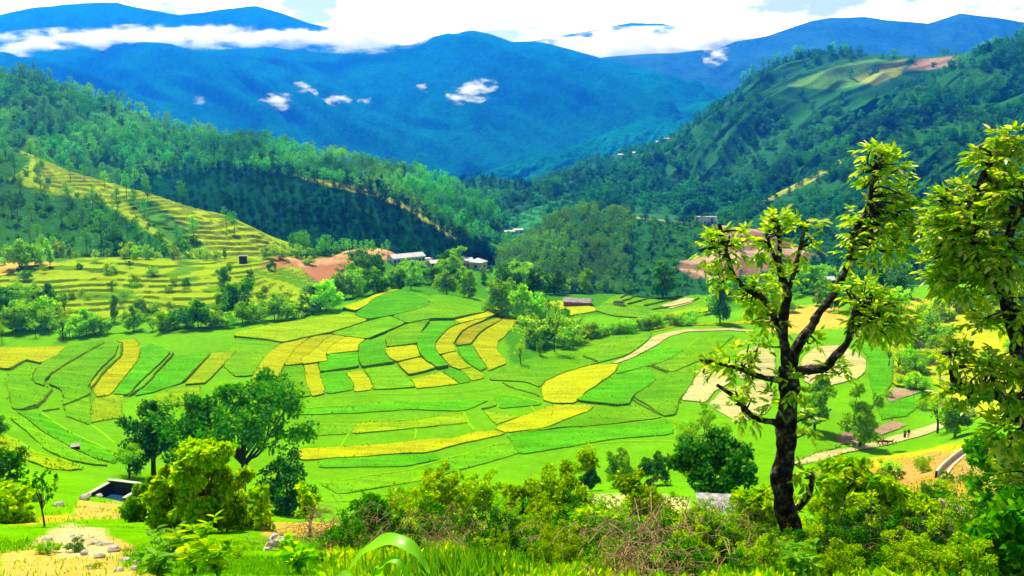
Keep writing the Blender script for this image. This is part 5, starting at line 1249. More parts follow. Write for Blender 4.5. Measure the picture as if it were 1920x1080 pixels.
# ------------------------------------------------------------------ houses
def house(px, py, label, L, D, Hw, rz, wall="white", roof="tin", rise=1.0, ov=0.35, ymin=100, ymax=420, p=None, doors=1, wins=3, kind="gable", name="house", band=None, cat="house"):
    if p is None: p = gpos(px, py, ymin, ymax)
    o = thing(name, label, cat, (p[0], p[1], p[2] - 0.1), rz)
    w = MB(); z0 = -1.2
    w.box((0, 0, (Hw + z0) / 2), (L, D, Hw - z0))
    if kind == "gable":
        for s in (-1, 1): w.add([(s * L / 2, -D / 2, Hw), (s * L / 2, D / 2, Hw), (s * L / 2, 0, Hw + rise)], (), [(0, 1, 2)])
    w.build("wall", MAT[wall], o)
    r = MB(); t = 0.10
    if kind == "gable":
        a = math.atan2(rise, D / 2); ln = math.hypot(rise, D / 2) + ov
        for s in (-1, 1):
            y = s * (ln / 2) * math.cos(a); z = Hw + rise - (ln / 2) * math.sin(a) + t * .6
            r.box((0, y, z), (L + 2 * ov, ln, t), Matrix.Rotation(-s * a, 4, 'X'))
    elif kind == "hip":
        e = ov; x, y = L / 2 + e, D / 2 + e; k = max(0.2, L / 2 - D / 2)
        r.add([(-x, -y, Hw - .05), (x, -y, Hw - .05), (x, y, Hw - .05), (-x, y, Hw - .05), (-k, 0, Hw + rise), (k, 0, Hw + rise)], [(0, 1, 5, 4), (2, 3, 4, 5), (3, 2, 1, 0)], [(1, 2, 5), (3, 0, 4)])
    else:
        a = math.atan2(rise, D); r.box((0, 0, Hw + rise / 2 + t), (L + 2 * ov, math.hypot(D, rise) + 2 * ov, t), Matrix.Rotation(-a if kind == "lean" else 0, 4, 'X'))
        if kind == "flat": r.box((0, -D / 2 - ov, Hw + rise / 2 + .2), (L + 2 * ov, .12, .35))
    r.build("roof", MAT[roof], o)
    n = doors + wins; xs = [(-L / 2 + L * (i + .5) / max(1, n)) for i in range(n)]
    for i, x in enumerate(xs):
        isd = (i % max(1, n // max(1, doors)) == n // max(1, doors) // 2) and doors > 0
        b = MB(); hh = 2.0 if isd else 1.1; zc = hh / 2 + 0.05 if isd else 1.55
        wd = min(1.0, L / n * .55)
        fr = MB()
        for dx in (-wd / 2 - .05, wd / 2 + .05): fr.box((x + dx, -D / 2 - .03, zc), (.1, .10, hh + .2))
        fr.box((x, -D / 2 - .03, zc + hh / 2 + .05), (wd, .10, .1))
        f = fr.build("door" if isd else "window", MAT["blue_paint"], o)
        b.box((x, -D / 2 - .012, zc), (wd, .02, hh)); b.build("panel" if isd else "pane", MAT["wood"] if isd else MAT["glass"], f)
    for s in (-1, 1):
        if D > 3.5:
            b = MB(); b.box((s * (L / 2 + .012), 0, 1.5), (.02, .9, 1.1)); b.build("window", MAT["glass"], o)
    return o
house(762, 494, "long white school-like building with a row of dark openings, pale pitched roof and blue trim", 15.0, 5.0, 3.0, math.radians(38), "white", "tin", 1.3, wins=7, doors=2, ymin=280, ymax=345)
house(800, 482, "small white block just right of the long white building", 3.4, 3.6, 3.2, math.radians(25), "white", "tin", .3, kind="flat", wins=1, doors=1, ymin=290, ymax=350)
house(817, 492, "cream house with a low pale roof half hidden by trees", 6.0, 4.0, 2.4, math.radians(30), "cream_wall", "tin", 1.0, wins=2, ymin=290, ymax=345)
house(875, 492, "small cream house with a pale roof between the trees left of the hip-roofed house", 4.4, 3.6, 3.6, math.radians(15), "cream_wall", "tin", .9, wins=2, ymin=290, ymax=345)
house(897, 505, "pale hip-roofed house with a blank plastered side above the gully", 5.6, 5.0, 3.4, math.radians(-25), "cream_wall", "tin", 1.4, kind="hip", wins=1, doors=0, ymin=280, ymax=340)
house(960, 502, "low house with a blue-white front at the right end of the village", 6.4, 4.0, 2.4, math.radians(-8), "white", "tin", .5, kind="lean", wins=3, ymin=290, ymax=345)
house(1083, 573, "long low stone shed under a weathered slate roof beside the yellow plot", 9.2, 3.6, 1.7, math.radians(-14), "mud_wall", "slate", 1.0, wins=0, doors=0, ymin=200, ymax=300, name="stone_shed", cat="shed")
house(1160, 573, "small hut with a single pale sloping roof below the curved terraces", 3.4, 2.4, 1.3, math.radians(-20), "cream_wall", "tin", .5, kind="lean", wins=0, doors=0, ymin=200, ymax=300, name="hut", cat="hut")
house(456, 491, "small dark square hut standing alone on the crest of the terraced bench", 2.6, 2.4, 2.3, math.radians(10), "dark_in", "concrete", .1, kind="flat", wins=0, doors=0, ymin=280, ymax=330, name="hut", cat="hut")
def on_hill(key, px, py, lift=0.0, shift=0.0):
    V, nv, PX, PY = HILLS[key]
    d = (PX[:nv] - px) ** 2 + (PY[:nv] - py) ** 2; i, j = np.unravel_index(np.argmin(d), d.shape)
    return V[i, j] + np.array([0, shift, lift])
house(0, 0, "flat-roofed white building on the spur ridge beside the bare red slope", 14.5, 7.0, 5.0, math.radians(-5), "white", "concrete", .2, kind="flat", p=on_hill("centre_spur122", 1323, 421, 0.3), wins=5, doors=1)
for px, py, L, lab in [(1236, 272, 11, "tiny white house at the top of the ridge hamlet"), (1252, 266, 14, "tiny pale long house highest on the ridge of the hamlet"), (1195, 293, 14, "tiny pale house on the ridge left of the hamlet trees"), (1165, 296, 9, "tiny pale hut lowest on the ridge of the hamlet")]:
    house(0, 0, lab, L, 7, 4.5, math.radians(-10), "white", "tin", 1.5, p=on_hill("right_hill111", px, py, 0.5), wins=2, doors=1)
for px, py, L, lab in [(955, 440, 9, "tiny white hut among the blue-green terraces in the valley bottom"), (972, 434, 8, "tiny white hut just above the other one on the valley-bottom terraces")]:
    house(0, 0, lab, L, 4, 3, math.radians(15), "white", "tin", 1.0, p=on_hill("river_terraces123", px, py, 0.3), wins=1, doors=1)
house(1545, 527, "pale roof of a low house showing behind the belt of trees on the right", 7, 4, 2.6, math.radians(12), "cream_wall", "tin", 1.0, ymin=230, ymax=330, wins=2)

# cattle hut at the foot of the slope: slate lean-to on posts
def cattle_hut():
    p = gpos(1372, 985, 35, 90)
    o = thing("cattle_hut", "open cattle hut with a slate lean-to roof on posts, below the dense dark tree", "hut", (p[0], p[1], p[2] - .2), math.radians(-6), None, 0.52)
    for i, (x, y, h) in enumerate([(-2.2, -1.4, 1.5), (0, -1.4, 1.5), (2.2, -1.4, 1.5), (-2.2, 1.4, 2.1), (2.2, 1.4, 2.1)]):
        b = MB(); b.tube([(x, y, -.5), (x + .03, y, h)], [.08, .06], 6); b.build("post", MAT["bark"], o)
    r = MB(); a = math.atan2(.6, 2.8)
    for i in range(7):
        for j in range(5):
            r.box((-2.6 + i * .87 + rnd.uniform(-.05, .05), -1.7 + j * .85, 1.48 + (j * .85) * math.tan(a) + .02 * j + .012 * (i % 2)), (.9, 1.0, .04), Matrix.Rotation(a + rnd.uniform(-.03, .03), 4, 'X') @ Matrix.Rotation(rnd.uniform(-.08, .08), 4, 'Z'))
    r.build("roof", MAT["slate_pale"], o)
    w = MB(); w.box((0, 1.45, .7), (4.4, .3, 2.0)); w.box((-2.25, 0.2, .5), (.3, 2.6, 1.5)); w.build("wall", MAT["stone"], o)
    b = MB(); b.box((-1.1, -1.2, .35), (1.7, .5, .9)); b.build("partition", MAT["mud_wall"], o)
    s = thing("stone_wall", "low broken stone wall with pale slabs in front of the cattle hut", "wall", (p[0] + .6, p[1] - 3.0, p[2] - 1.0), 0.1)
    m = MB()
    for k in range(46):
        x = rnd.uniform(-2.6, 2.6); z = rnd.uniform(-.3, .9)
        m.box((x, rnd.uniform(-.2, .2), z), (rnd.uniform(.3, .7), rnd.uniform(.3, .5), rnd.uniform(.14, .3)), Matrix.Rotation(rnd.uniform(-.3, .3), 4, 'Z') @ Matrix.Rotation(rnd.uniform(-.12, .12), 4, 'Y'))
    m.build("stones", MAT["stone"], s)
MAT["slate_pale"] = plain_mat("pale_slate", (0.24, 0.21, 0.20), (0.50, 0.47, 0.45), 2.5, 0.03)
cattle_hut()

# sunken concrete water tank
def tank():
    p = gpos(211, 938, 30, 80)
    o = thing("water_tank", "open concrete water tank sunk in the slope, its inner wall in deep shade", "tank", (p[0], p[1] + .6, p[2] + .1), math.radians(-14), None, .72); o.scale = (.70, .66, .42)
    m = MB(); t = .22; X, Y, H = 3.7, 3.0, 2.2
    m.box((0, Y / 2, -H / 2 + .9), (X + t, t, H)); m.box((-X / 2, 0, -H / 2 + .62), (t, Y - t, H)); m.box((X / 2, 0, -H / 2 + .75), (t, Y - t, H)); m.box((0, -Y / 2, -H / 2 + .05), (X + t, t, H * .8))
    m.build("basin", MAT["dark_in"], o)  # inner walls coloured dark to carry their shade
    r = MB(); r.box((0, Y / 2, .95), (X + .45, t + .14, .1)); r.box((-X / 2, -.05, .68), (t + .14, Y - t, .1)); r.box((X / 2, -.05, .8), (t + .14, Y - t, .1)); r.build("rim", MAT["concrete"], o)
    w = MB(); w.add([(-X / 2 + .12, -Y / 2 + .12, -.75), (X / 2 - .12, -Y / 2 + .12, -.75), (X / 2 - .12, Y / 2 - .12, -.75), (-X / 2 + .12, Y / 2 - .12, -.75)], [(0, 1, 2, 3)]); w.build("water_surface", MAT["water"], o)
wm, N, L = new_mat("tank_water"); diffuse_out(N, L, (0.012, 0.05, 0.09), None, 0.06, 0.05); MAT["water"] = wm
tank()
pb = gpos(142, 843, 60, 160); o = thing("field_shelter", "tiny dark stone shelter in the sloping green paddies on the left", "shelter", tuple(pb), .4)
m = MB(); m.box((0, 0, .25), (1.0, .8, .7)); m.build("wall", MAT["dark_in"], o); m = MB(); m.box((0, -.02, .65), (1.2, 1.0, .08), Matrix.Rotation(.15, 4, 'X')); m.build("roof", MAT["slate"], o)

# concrete irrigation channel on the bare bank
def channel():
    P = np.array([gpos(x, y, 40, 130) for x, y in [(1765, 893), (1775, 880), (1790, 866), (1808, 852), (1828, 839), (1850, 829), (1862, 826)]])
    P = smooth_path(P, 5); P[:, 2] = ground_z(P[:, 0], P[:, 1]) + .1
    T = unit(np.gradient(P, axis=0)); S = unit(np.cross(T, (0, 0, 1))); n = len(P)
    o = thing("irrigation_channel", "curved concrete irrigation channel crossing the bare earth bank on the right", "channel", tuple(P[0])); V = []
    prof = [(-.55, -.5), (-.55, .35), (-.35, .35), (-.35, -.15), (.35, -.15), (.35, .35), (.55, .35), (.55, -.5)]
    for a, z in prof: V.append(P + S * a + np.array([0, 0, z]) - P[0])
    i = np.arange(n - 1); Q = np.concatenate([np.stack([k * n + i, k * n + i + 1, (k + 1) * n + i + 1, (k + 1) * n + i], 1) for k in range(7)])
    link("trough", mesh_np("trough", np.concatenate(V), [Q], MAT["concrete"]), o)
channel()
# timber stack
pt = gpos(1830, 998, 14, 40)
for k in range(22):
    lay = k // 6; b = MB(); Lb = rnd.uniform(.75, 1.15)
    b.box((0, 0, 0), (Lb, rnd.uniform(.10, .17), rnd.uniform(.04, .07)))
    ob = b.build("timber_plank", MAT["wood"]); ob.location = (pt[0] + rnd.uniform(-.18, .18), pt[1] + (k % 6) * .15 - .4 + rnd.uniform(-.03, .03), pt[2] + .12 + lay * .075)
    ob.rotation_euler = (rnd.uniform(-.05, .05), .28 + rnd.uniform(-.06, .06), -.25 + rnd.uniform(-.12, .12))
    tag(ob, "rough split plank in the loose timber stack among the shrubs on the right", "plank", "planks of the timber stack")

# stones and the rubbish heap on the left ledge
def rock(p, s, label, group, mat="stone", name="stone"):
    bm = MB(); n = 8; r = R_(rnd.randrange(10 ** 6)); V = []; Q = []
    th = np.linspace(0, math.pi, 6)
    for a in th:
        for k in range(n):
            b = 2 * math.pi * k / n; V.append((math.sin(a) * math.cos(b), math.sin(a) * math.sin(b), math.cos(a) * .65))
    V = np.array(V); V *= (1 + .28 * (vnoise(V[:, 0] * 1.7 + s * 40, V[:, 1] * 1.7 + V[:, 2] * 2, rnd.randrange(999)) - .5) * 2)[:, None]
    V[:n] = V[:n].mean(0); V[-n:] = V[-n:].mean(0)
    for i in range(5):
        for k in range(n): Q.append((i * n + k, i * n + (k + 1) % n, (i + 1) * n + (k + 1) % n, (i + 1) * n + k))
    bm.add(V * s, Q); o = bm.build(name, MAT[mat]); o.location = (p[0], p[1], p[2] + s * .25); o.rotation_euler = (rnd.uniform(-.2, .2), rnd.uniform(-.2, .2), rnd.uniform(0, 6))
    tag(o, label, "stone", group); return o
for k in range(34):
    if k < 22: px, py = rnd.gauss(140, 34), rnd.gauss(1013, 11)
    else: px, py = rnd.uniform(150, 300), rnd.uniform(1020, 1075)
    p = hit(px, py)
    if p is not None: rock(p, rnd.uniform(.025, .085), "pale stone scattered on the bare earth of the left ledge", "stones on the left ledge")
rock(gpos(214, 1034, 4, 20), .10, "bluish-grey stone lying alone on the path of the left ledge", None)
for px, py, s in [(160, 936, .35), (185, 933, .28), (240, 937, .30), (110, 950, .25), (330, 930, .3)]: rock(gpos(px, py, 18, 70), s, "dark boulder along the rim of the dirt mound by the tank", "boulders by the tank")
def heap():
    p = gpos(524, 1034, 8, 26)
    o = thing("rubbish_heap", "heap of crumpled pinkish-white sacking and rubble on the ledge, with a blue scrap", "heap", tuple(p), 0, None, .62)
    r = R_(5)
    def lump(c, s, seed):
        th = np.linspace(0, math.pi, 12); n = 18
        V = np.array([(math.sin(a) * math.cos(2 * math.pi * k / n), math.sin(a) * math.sin(2 * math.pi * k / n), math.cos(a)) for a in th for k in range(n)])
        V *= (1 + .5 * fbm(V[:, 0] * 3 + seed, V[:, 1] * 3 + V[:, 2] * 4, seed, 4))[:, None]
        V[:n] = V[:n].mean(0); V[-n:] = V[-n:].mean(0)
        Q = [(i * n + k, i * n + (k + 1) % n, (i + 1) * n + (k + 1) % n, (i + 1) * n + k) for i in range(11) for k in range(n)]
        return V * np.array(s) + np.array(c), Q
    for c, s, mt, nm in [((0, 0, .22), (.28, .25, .26), "sack", "sack"), ((-.16, -.15, .12), (.2, .2, .17), "sack", "sack"), ((.22, -.05, .16), (.17, .16, .12), "blue_rag", "rag"), ((.02, -.3, .06), (.26, .14, .08), "mud_wall", "rubble")]:
        V, Q = lump(c, s, int(abs(c[0]) * 100) + 3); m = MB(); m.add(V, Q); m.build(nm, MAT[mt], o)
MAT["sack"] = plain_mat("sacking", (0.50, 0.27, 0.22), (0.74, 0.56, 0.50), 7.0, 0.03); MAT["blue_rag"] = plain_mat("blue_rag", (0.08, 0.30, 0.35), (0.2, 0.5, 0.5), 6.0, 0.02)
heap()

# ------------------------------------------------------------------ people and goats by the pale path
MAT["skin"] = plain_mat("skin", (0.18, 0.09, 0.05), (0.22, 0.11, 0.07), 3, 0); MAT["hair"] = plain_mat("black_hair", (0.01, 0.01, 0.01), (0.02, 0.015, 0.012), 3, 0)
MAT["cloth_red"] = plain_mat("maroon_cloth", (0.25, 0.03, 0.04), (0.33, 0.05, 0.06), 4, 0); MAT["cloth_dark"] = plain_mat("dark_cloth", (0.02, 0.02, 0.03), (0.05, 0.04, 0.05), 4, 0)
MAT["cloth_pale"] = plain_mat("pale_cloth", (0.55, 0.40, 0.36), (0.66, 0.5, 0.45), 4, 0); MAT["coat_brown"] = plain_mat("brown_goat_hair", (0.30, 0.06, 0.04), (0.42, 0.12, 0.08), 5, 0.01)
MAT["coat_black"] = plain_mat("black_goat_hair", (0.012, 0.012, 0.015), (0.03, 0.03, 0.03), 5, 0.01)
def skin_mesh(name, verts, edges, radii, mat, parent, sub=1):
    me = bpy.data.meshes.new(name); me.from_pydata(verts, edges, []); me.materials.append(MAT[mat])
    o = link(name, me, parent)
    md = o.modifiers.new("skin", 'SKIN'); md.use_smooth_shade = True
    for i, v in enumerate(me.skin_vertices[0].data):
        v.radius = radii[i] if isinstance(radii[i], tuple) else (radii[i], radii[i]); v.use_root = i == 0
    s = o.modifiers.new("smooth", 'SUBSURF'); s.levels = sub; s.render_levels = sub
    return o
def person(p, rz, label, top, low, H=1.62, skirt=False):
    o = thing("person", label, "person", tuple(p), rz); k = H / 1.7
    V = [(0, 0, .93), (0, 0, 1.15), (0, -.01, 1.38), (0, -.01, 1.48), (0, -.03, 1.60), (0, -.02, 1.70),
         (.19, 0, 1.38), (.24, .03, 1.12), (.21, -.08, .90), (.20, -.12, .80), (-.19, 0, 1.38), (-.25, .03, 1.12), (-.24, -.04, .88), (-.24, -.06, .78),
         (.10, 0, .86), (.11, -.02, .48), (.11, .03, .09), (.12, -.14, .03), (-.10, 0, .86), (-.11, .05, .48), (-.11, .12, .09), (-.12, -.04, .03)]
    E = [(0, 1), (1, 2), (2, 3), (3, 4), (4, 5), (2, 6), (6, 7), (7, 8), (8, 9), (2, 10), (10, 11), (11, 12), (12, 13), (0, 14), (14, 15), (15, 16), (16, 17), (0, 18), (18, 19), (19, 20), (20, 21)]
    R = [(.15, .11), (.14, .10), (.15, .10), (.055, .055), (.085, .10), (.07, .08), .06, .046, .036, .03, .06, .046, .036, .03, .085, .06, .04, .035, .085, .06, .04, .035]
    V = [tuple(c * k for c in v) for v in V]; R = [tuple(c * k for c in r) if isinstance(r, tuple) else r * k for r in R]
    skin_mesh("body", V, E, R, "skin", o)
    skin_mesh("shirt", [tuple(c * k for c in v) for v in [(0, 0, .92), (0, 0, 1.15), (0, -.01, 1.40), (.19, 0, 1.39), (.24, .03, 1.12), (-.19, 0, 1.39), (-.25, .03, 1.12)]], [(0, 1), (1, 2), (2, 3), (3, 4), (2, 5), (5, 6)], [(.18, .14), (.165, .125), (.165, .12), .078, .062, .078, .062], top, o)
    if skirt: skin_mesh("skirt", [(0, 0, .98 * k), (0, 0, .6 * k), (0, 0, .16 * k)], [(0, 1), (1, 2)], [(.17, .13), (.21, .18), (.24, .21)], low, o)
    else: skin_mesh("trousers", [tuple(c * k for c in v) for v in [(0, 0, .95), (.10, 0, .84), (.11, -.02, .48), (.11, .03, .12), (-.10, 0, .84), (-.11, .05, .48), (-.11, .12, .14)]], [(0, 1), (1, 2), (2, 3), (0, 4), (4, 5), (5, 6)], [(.165, .13), .105, .08, .06, .105, .08, .06], low, o)
    skin_mesh("hair", [(0, .015, 1.66 * k), (0, .02, 1.74 * k)], [(0, 1)], [(.09, .105), (.07, .08)], "hair", o)
    return o
fpz = lambda x, y: gpos(x, y, 90, 200)
person(fpz(1696, 822), 2.6, "standing person in a maroon top and dark skirt, left of the pair on the path", "cloth_red", "cloth_dark", 1.58, True)
person(fpz(1703, 821), 2.2, "standing person in dark clothes beside the one in maroon on the pale path", "cloth_dark", "cloth_pale", 1.66)
person(fpz(1613, 834), 0.6, "person in dark clothes standing alone at the foot of the forked tree by the path", "cloth_dark", "cloth_dark", 1.5)
def goat(p, rz, label, mat, s=1.0):
    o = thing("goat", label, "goat", tuple(p), rz); o.scale = (s, s, s)
    V = [(0, 0, .56), (.24, 0, .58), (.42, 0, .60), (.54, 0, .74), (.60, 0, .86), (.74, 0, .80), (-.26, 0, .60), (-.40, 0, .60), (-.48, 0, .70),
         (.38, .09, .50), (.39, .10, .28), (.38, .10, .03), (.38, -.09, .50), (.40, -.10, .28), (.41, -.10, .03), (-.34, .10, .48), (-.28, .10, .36), (-.38, .10, .24), (-.36, .10, .03), (-.34, -.10, .48), (-.28, -.10, .36), (-.37, -.10, .24), (-.35, -.10, .03)]
    E = [(0, 1), (1, 2), (2, 3), (3, 4), (4, 5), (0, 6), (6, 7), (7, 8), (2, 9), (9, 10), (10, 11), (2, 12), (12, 13), (13, 14), (7, 15), (15, 16), (16, 17), (17, 18), (7, 19), (19, 20), (20, 21), (21, 22)]
    R = [(.17, .19), (.16, .18), (.13, .15), .075, .075, .04, (.15, .17), (.12, .13), .02, .065, .035, .025, .065, .035, .025, .08, .05, .032, .025, .08, .05, .032, .025]
    skin_mesh("body", V, E, R, mat, o)
    for sy in (1, -1):
        m = MB(); m.tube([(.57, sy * .03, .93), (.53, sy * .06, 1.02), (.47, sy * .08, 1.08)], [.02, .014, .005], 5); m.build("horn", MAT["hair"], o)
        m = MB(); m.add([(.58, sy * .07, .89), (.54, sy * .17, .86), (.52, sy * .15, .83), (.57, sy * .07, .85)], [(0, 1, 2, 3)]); m.build("ear", MAT[mat], o)
    return o
goat(fpz(1650, 834), .3, "reddish-brown goat on the path left of the black goat", "coat_brown", 1.15)
goat(fpz(1659, 834), 2.8, "black goat standing between the two brown goats on the path", "coat_black", 1.05)
goat(fpz(1669, 833), .2, "small reddish-brown goat nearest to the two standing people", "coat_brown", .9)

# ------------------------------------------------------------------ small plants close to the viewpoint
def ribbon(P, w0, sag_n, mat, parent, name="leaf", fold=.25):
    P = smooth_path(P, 6); n = len(P); T = unit(np.gradient(P, axis=0)); S = unit(np.cross(T, sag_n)); Nn = np.cross(S, T)
    t = np.linspace(0, 1, n); w = w0 * np.sin(math.pi * np.clip(t * .86 + .14, 0, 1)) ** .8 + .002
    wav = np.sin(t * 24)[:, None] * w0 * .10
    A = P + S * w[:, None] + Nn * (w[:, None] * fold + wav); B = P - S * w[:, None] + Nn * (w[:, None] * fold - wav); C = P
    i = np.arange(n - 1)
    Q = np.concatenate([np.stack([i, i + 1, n + i + 1, n + i], 1), np.stack([n + i, n + i + 1, 2 * n + i + 1, 2 * n + i], 1)])
    o = link(name, mesh_np(name, np.concatenate([A, C, B]), [Q], MAT[mat], smooth=True), parent)
    return o
MAT["midrib"] = plain_mat("leaf_midrib", (0.35, 0.50, 0.10), (0.42, 0.55, 0.14), 5.0, 0.0)
def maize():
    Y = 4.6; b = P3(700, 1120, Y); o = thing("maize_plant", "maize plant with long arching blades at the bottom edge of the picture", "maize", tuple(b))
    st = MB(); st.tube([(0, 0, -.5), (0, 0, .12), (.02, 0, .2)], [.016, .013, .008], 8); st.build("stalk", MAT["corn"], o, True)
    for pts, w in [([(640,1100,0),(662,1060,-.1),(692,1030,-.2),(726,1014,-.28),(758,1020,-.34),(784,1040,-.38),(806,1076,-.40)], .050), ([(706,1100,0),(712,1072,-.3),(728,1052,-.38),(750,1056,-.42),(768,1092,-.44)], .026), ([(690,1110,0),(660,1078,-.2),(640,1082,-.3),(620,1100,-.35)], .03)]:
        P = np.array([P3(x, y, Y + d) - b for x, y, d in pts]); ribbon(P, w, np.array((0.12, -.42, .9)), "corn", o)
maize()
def blades(name, label, cat, px, py, w, n, hmin, hmax, mat, seed, spread_y=.5):
    p = gpos(px, py, 3, 30); r = R_(seed); o = thing(name, label, cat, tuple(p))
    a = r.normal(size=(n, 2)) * np.array([w / 2, spread_y]); z = ground_z(p[0] + a[:, 0], p[1] + a[:, 1]) - p[2]
    B = np.c_[a, z]; D = unit(np.c_[r.normal(size=(n, 2)) * .22, np.ones(n)]); H = r.uniform(hmin, hmax, n)
    V, Q = leaves(B, D, np.c_[r.normal(size=(n, 2)), np.zeros(n)], H, H * 0 + .022, True, .1)
    link("blades", mesh_np("blades", V, [Q], MAT[mat]), o); return o
blades("grass_clump", "clump of tall bright grass blades right of the maize plant at the bottom edge", "grass", 850, 1090, .75, 420, .14, .40, "corn", 31, .3)
def weed(px, py, H, label, seed, mat):
    p = gpos(px, py, 4, 25); r = R_(seed); o = thing("weed", label, "plant", tuple(p)); m = MB(); O = []; D = []
    for k in range(9):
        a = r.random() * 6.28; h = H * (.5 + .6 * r.random()); e = np.array([math.cos(a) * h * .45, math.sin(a) * h * .45, h])
        pts = smooth_path([(0, 0, -.05), e * np.array([.35, .35, .55]), e], 4); m.tube(pts, np.linspace(.007, .003, len(pts)), 4)
        for q in pts[3:]:
            for s in range(2): O.append(q); b = r.random() * 6.28; D.append((math.cos(b), math.sin(b), .25))
    m.build("stems", MAT["corn"], o); O = np.array(O); D = unit(np.array(D))
    V, Q = leaves(O, D, np.tile((0, 0, 1.0), (len(O), 1)) + r.normal(size=(len(O), 3)) * .25, r.uniform(.08, .17, len(O)), r.uniform(.04, .07, len(O)), True, .2)
    link("leaves", mesh_np("leaves", V, [Q], MAT[mat]), o)
for px, py, H, mat, lab, sd in [(318, 1062, .42, "corn", "broad-leaved weed with dark green leaves at the bottom left", 41), (365, 1075, .5, "leaf_yel", "pale-leaved tall weed at the bottom edge beside the broad-leaved one", 42), (410, 1085, .45, "leaf_yel", "pale weed at the bottom edge, right of the tall pale one", 43), (300, 1092, .35, "corn", "low weed cut by the bottom edge at the left", 44), (560, 1075, .35, "leaf", "low green weed below the rubbish heap", 45), (1500, 1090, .4, "corn", "leafy weed at the very foot of the mossy trunk", 46)]:
    weed(px, py, H, lab, sd, mat)
def twigs(px, py, w, n, label, seed):
    p = gpos(px, py, 5, 40); r = R_(seed); m = MB()
    for k in range(int(n * 1.7)):
        c = np.array([r.normal() * w * .4, r.normal() * w * .3, r.random() * w * .28]); d = rand_dirs(r, 1)[0] * np.array([1, 1, .35]); Ln = w * r.uniform(.25, .6)
        q = smooth_path([c - d * Ln * .5, c + r.normal(size=3) * w * .05 + np.array([0, 0, w * .08]), c + d * Ln * .5 - np.array([0, 0, w * .05])], 3)
        m.tube(q, np.linspace(.0065, .002, len(q)), 4)
    o = m.build("brushwood", MAT["dry"]); o.location = tuple(p); tag(o, label, "dry branches")
for px, py, w, n, lab, sd in [(645, 1030, 1.6, 150, "tangle of dry brown twigs left of the maize plant", 51), (850, 1035, 1.5, 110, "tangle of dry twigs behind the tall grass clump", 52), (1270, 1060, 1.5, 190, "large pale tangle of dry twigs left of the mossy trunk", 53), (1210, 1085, .9, 110, "dry twig pile at the bottom edge left of the large tangle", 54), (1345, 1010, 1.6, 90, "dry brushwood below the cattle hut", 55), (985, 1040, 1.2, 60, "few dry twigs in the thicket under the tallest shrub", 56), (1120, 1020, 1.3, 70, "dry twigs between the tallest shrub and the open yellow shrub", 57), (760, 1010, 1.4, 70, "dry twigs below the tall pointed shrub", 58), (1700, 1050, 1.2, 60, "dry twigs among the shrubs left of the timber stack", 59)]:
    twigs(px, py, w, n, lab, sd)
# grass and undergrowth as mass
def mass(name, n, region, hm, mat, seed, wide=.18, lean=.35, ymax=60):
    r = R_(seed); xs = []; got = 0
    while got < n:
        u = r.uniform(-.72, .72, 6000); Y = np.exp(r.uniform(math.log(4.0), math.log(ymax), 6000)); z = gs(u, Y) * Y
        px, py = to_px(u * Y, Y, z); jx = fbm(u * Y / 1.3, Y / 1.3, seed, 3) * 22
        ok = np.zeros(6000, bool)
        for poly in region: ok |= in_poly(px + jx, py + jx * .5, poly)
        ok &= (fbm(u * Y / 2.2, Y / 2.2, seed + 3, 3) > -.35)
        xs.append(np.c_[u * Y, Y, z - .02][ok]); got += ok.sum()
    B = np.concatenate(xs)[:n]; k = np.clip(B[:, 1] / 12, .7, 3.0)
    D = unit(np.c_[r.normal(size=(n, 2)) * lean, np.ones(n)]); H = r.uniform(hm * .5, hm * 1.3, n) * k ** .5
    V, Q = leaves(B, D, np.c_[r.normal(size=(n, 2)), r.normal(size=n) * .3], H, H * wide * k ** .5, False)
    o = link(name, mesh_np(name, V, [Q], MAT[mat])); o["kind"] = "stuff"
LEDGE = [(-50,1010),(60,985),(300,992),(620,1000),(700,1100),(420,1100),(330,1080),(230,1050),(220,1005),(120,1000),(40,1030),(-50,1040)]
mass("grass", 26000, [LEDGE, [(240,1100),(230,1030),(640,1010),(660,1100)]], .07, "grass", 71, .22)
mass("dry_grass", 16000, [[(-50,1020),(300,1000),(330,1100),(-50,1100)], [(600,1100),(620,985),(960,1000),(1400,980),(1930,930),(1930,1100)], [(-50,960),(250,930),(260,985),(-50,1000)]], .09, "leaf_yel", 72, .2, .5)
mass("dry_grass", 9000, [[(1560,900),(1650,850),(1760,845),(1930,810),(1930,960),(1600,985)]], .10, "grass", 75, .3, .5, 130)
mass("undergrowth", 34000, [[(600,1100),(640,975),(760,955),(960,965),(1100,955),(1290,960),(1500,975),(1640,968),(1800,962),(1930,940),(1930,1100)]], .16, "leaf_yel", 73, .5, .9, 110)
mass("undergrowth", 14000, [[(640,1100),(700,985),(960,985),(1400,985),(1700,975),(1930,900),(1930,1100)]], .16, "leaf", 74, .5, .9, 60)

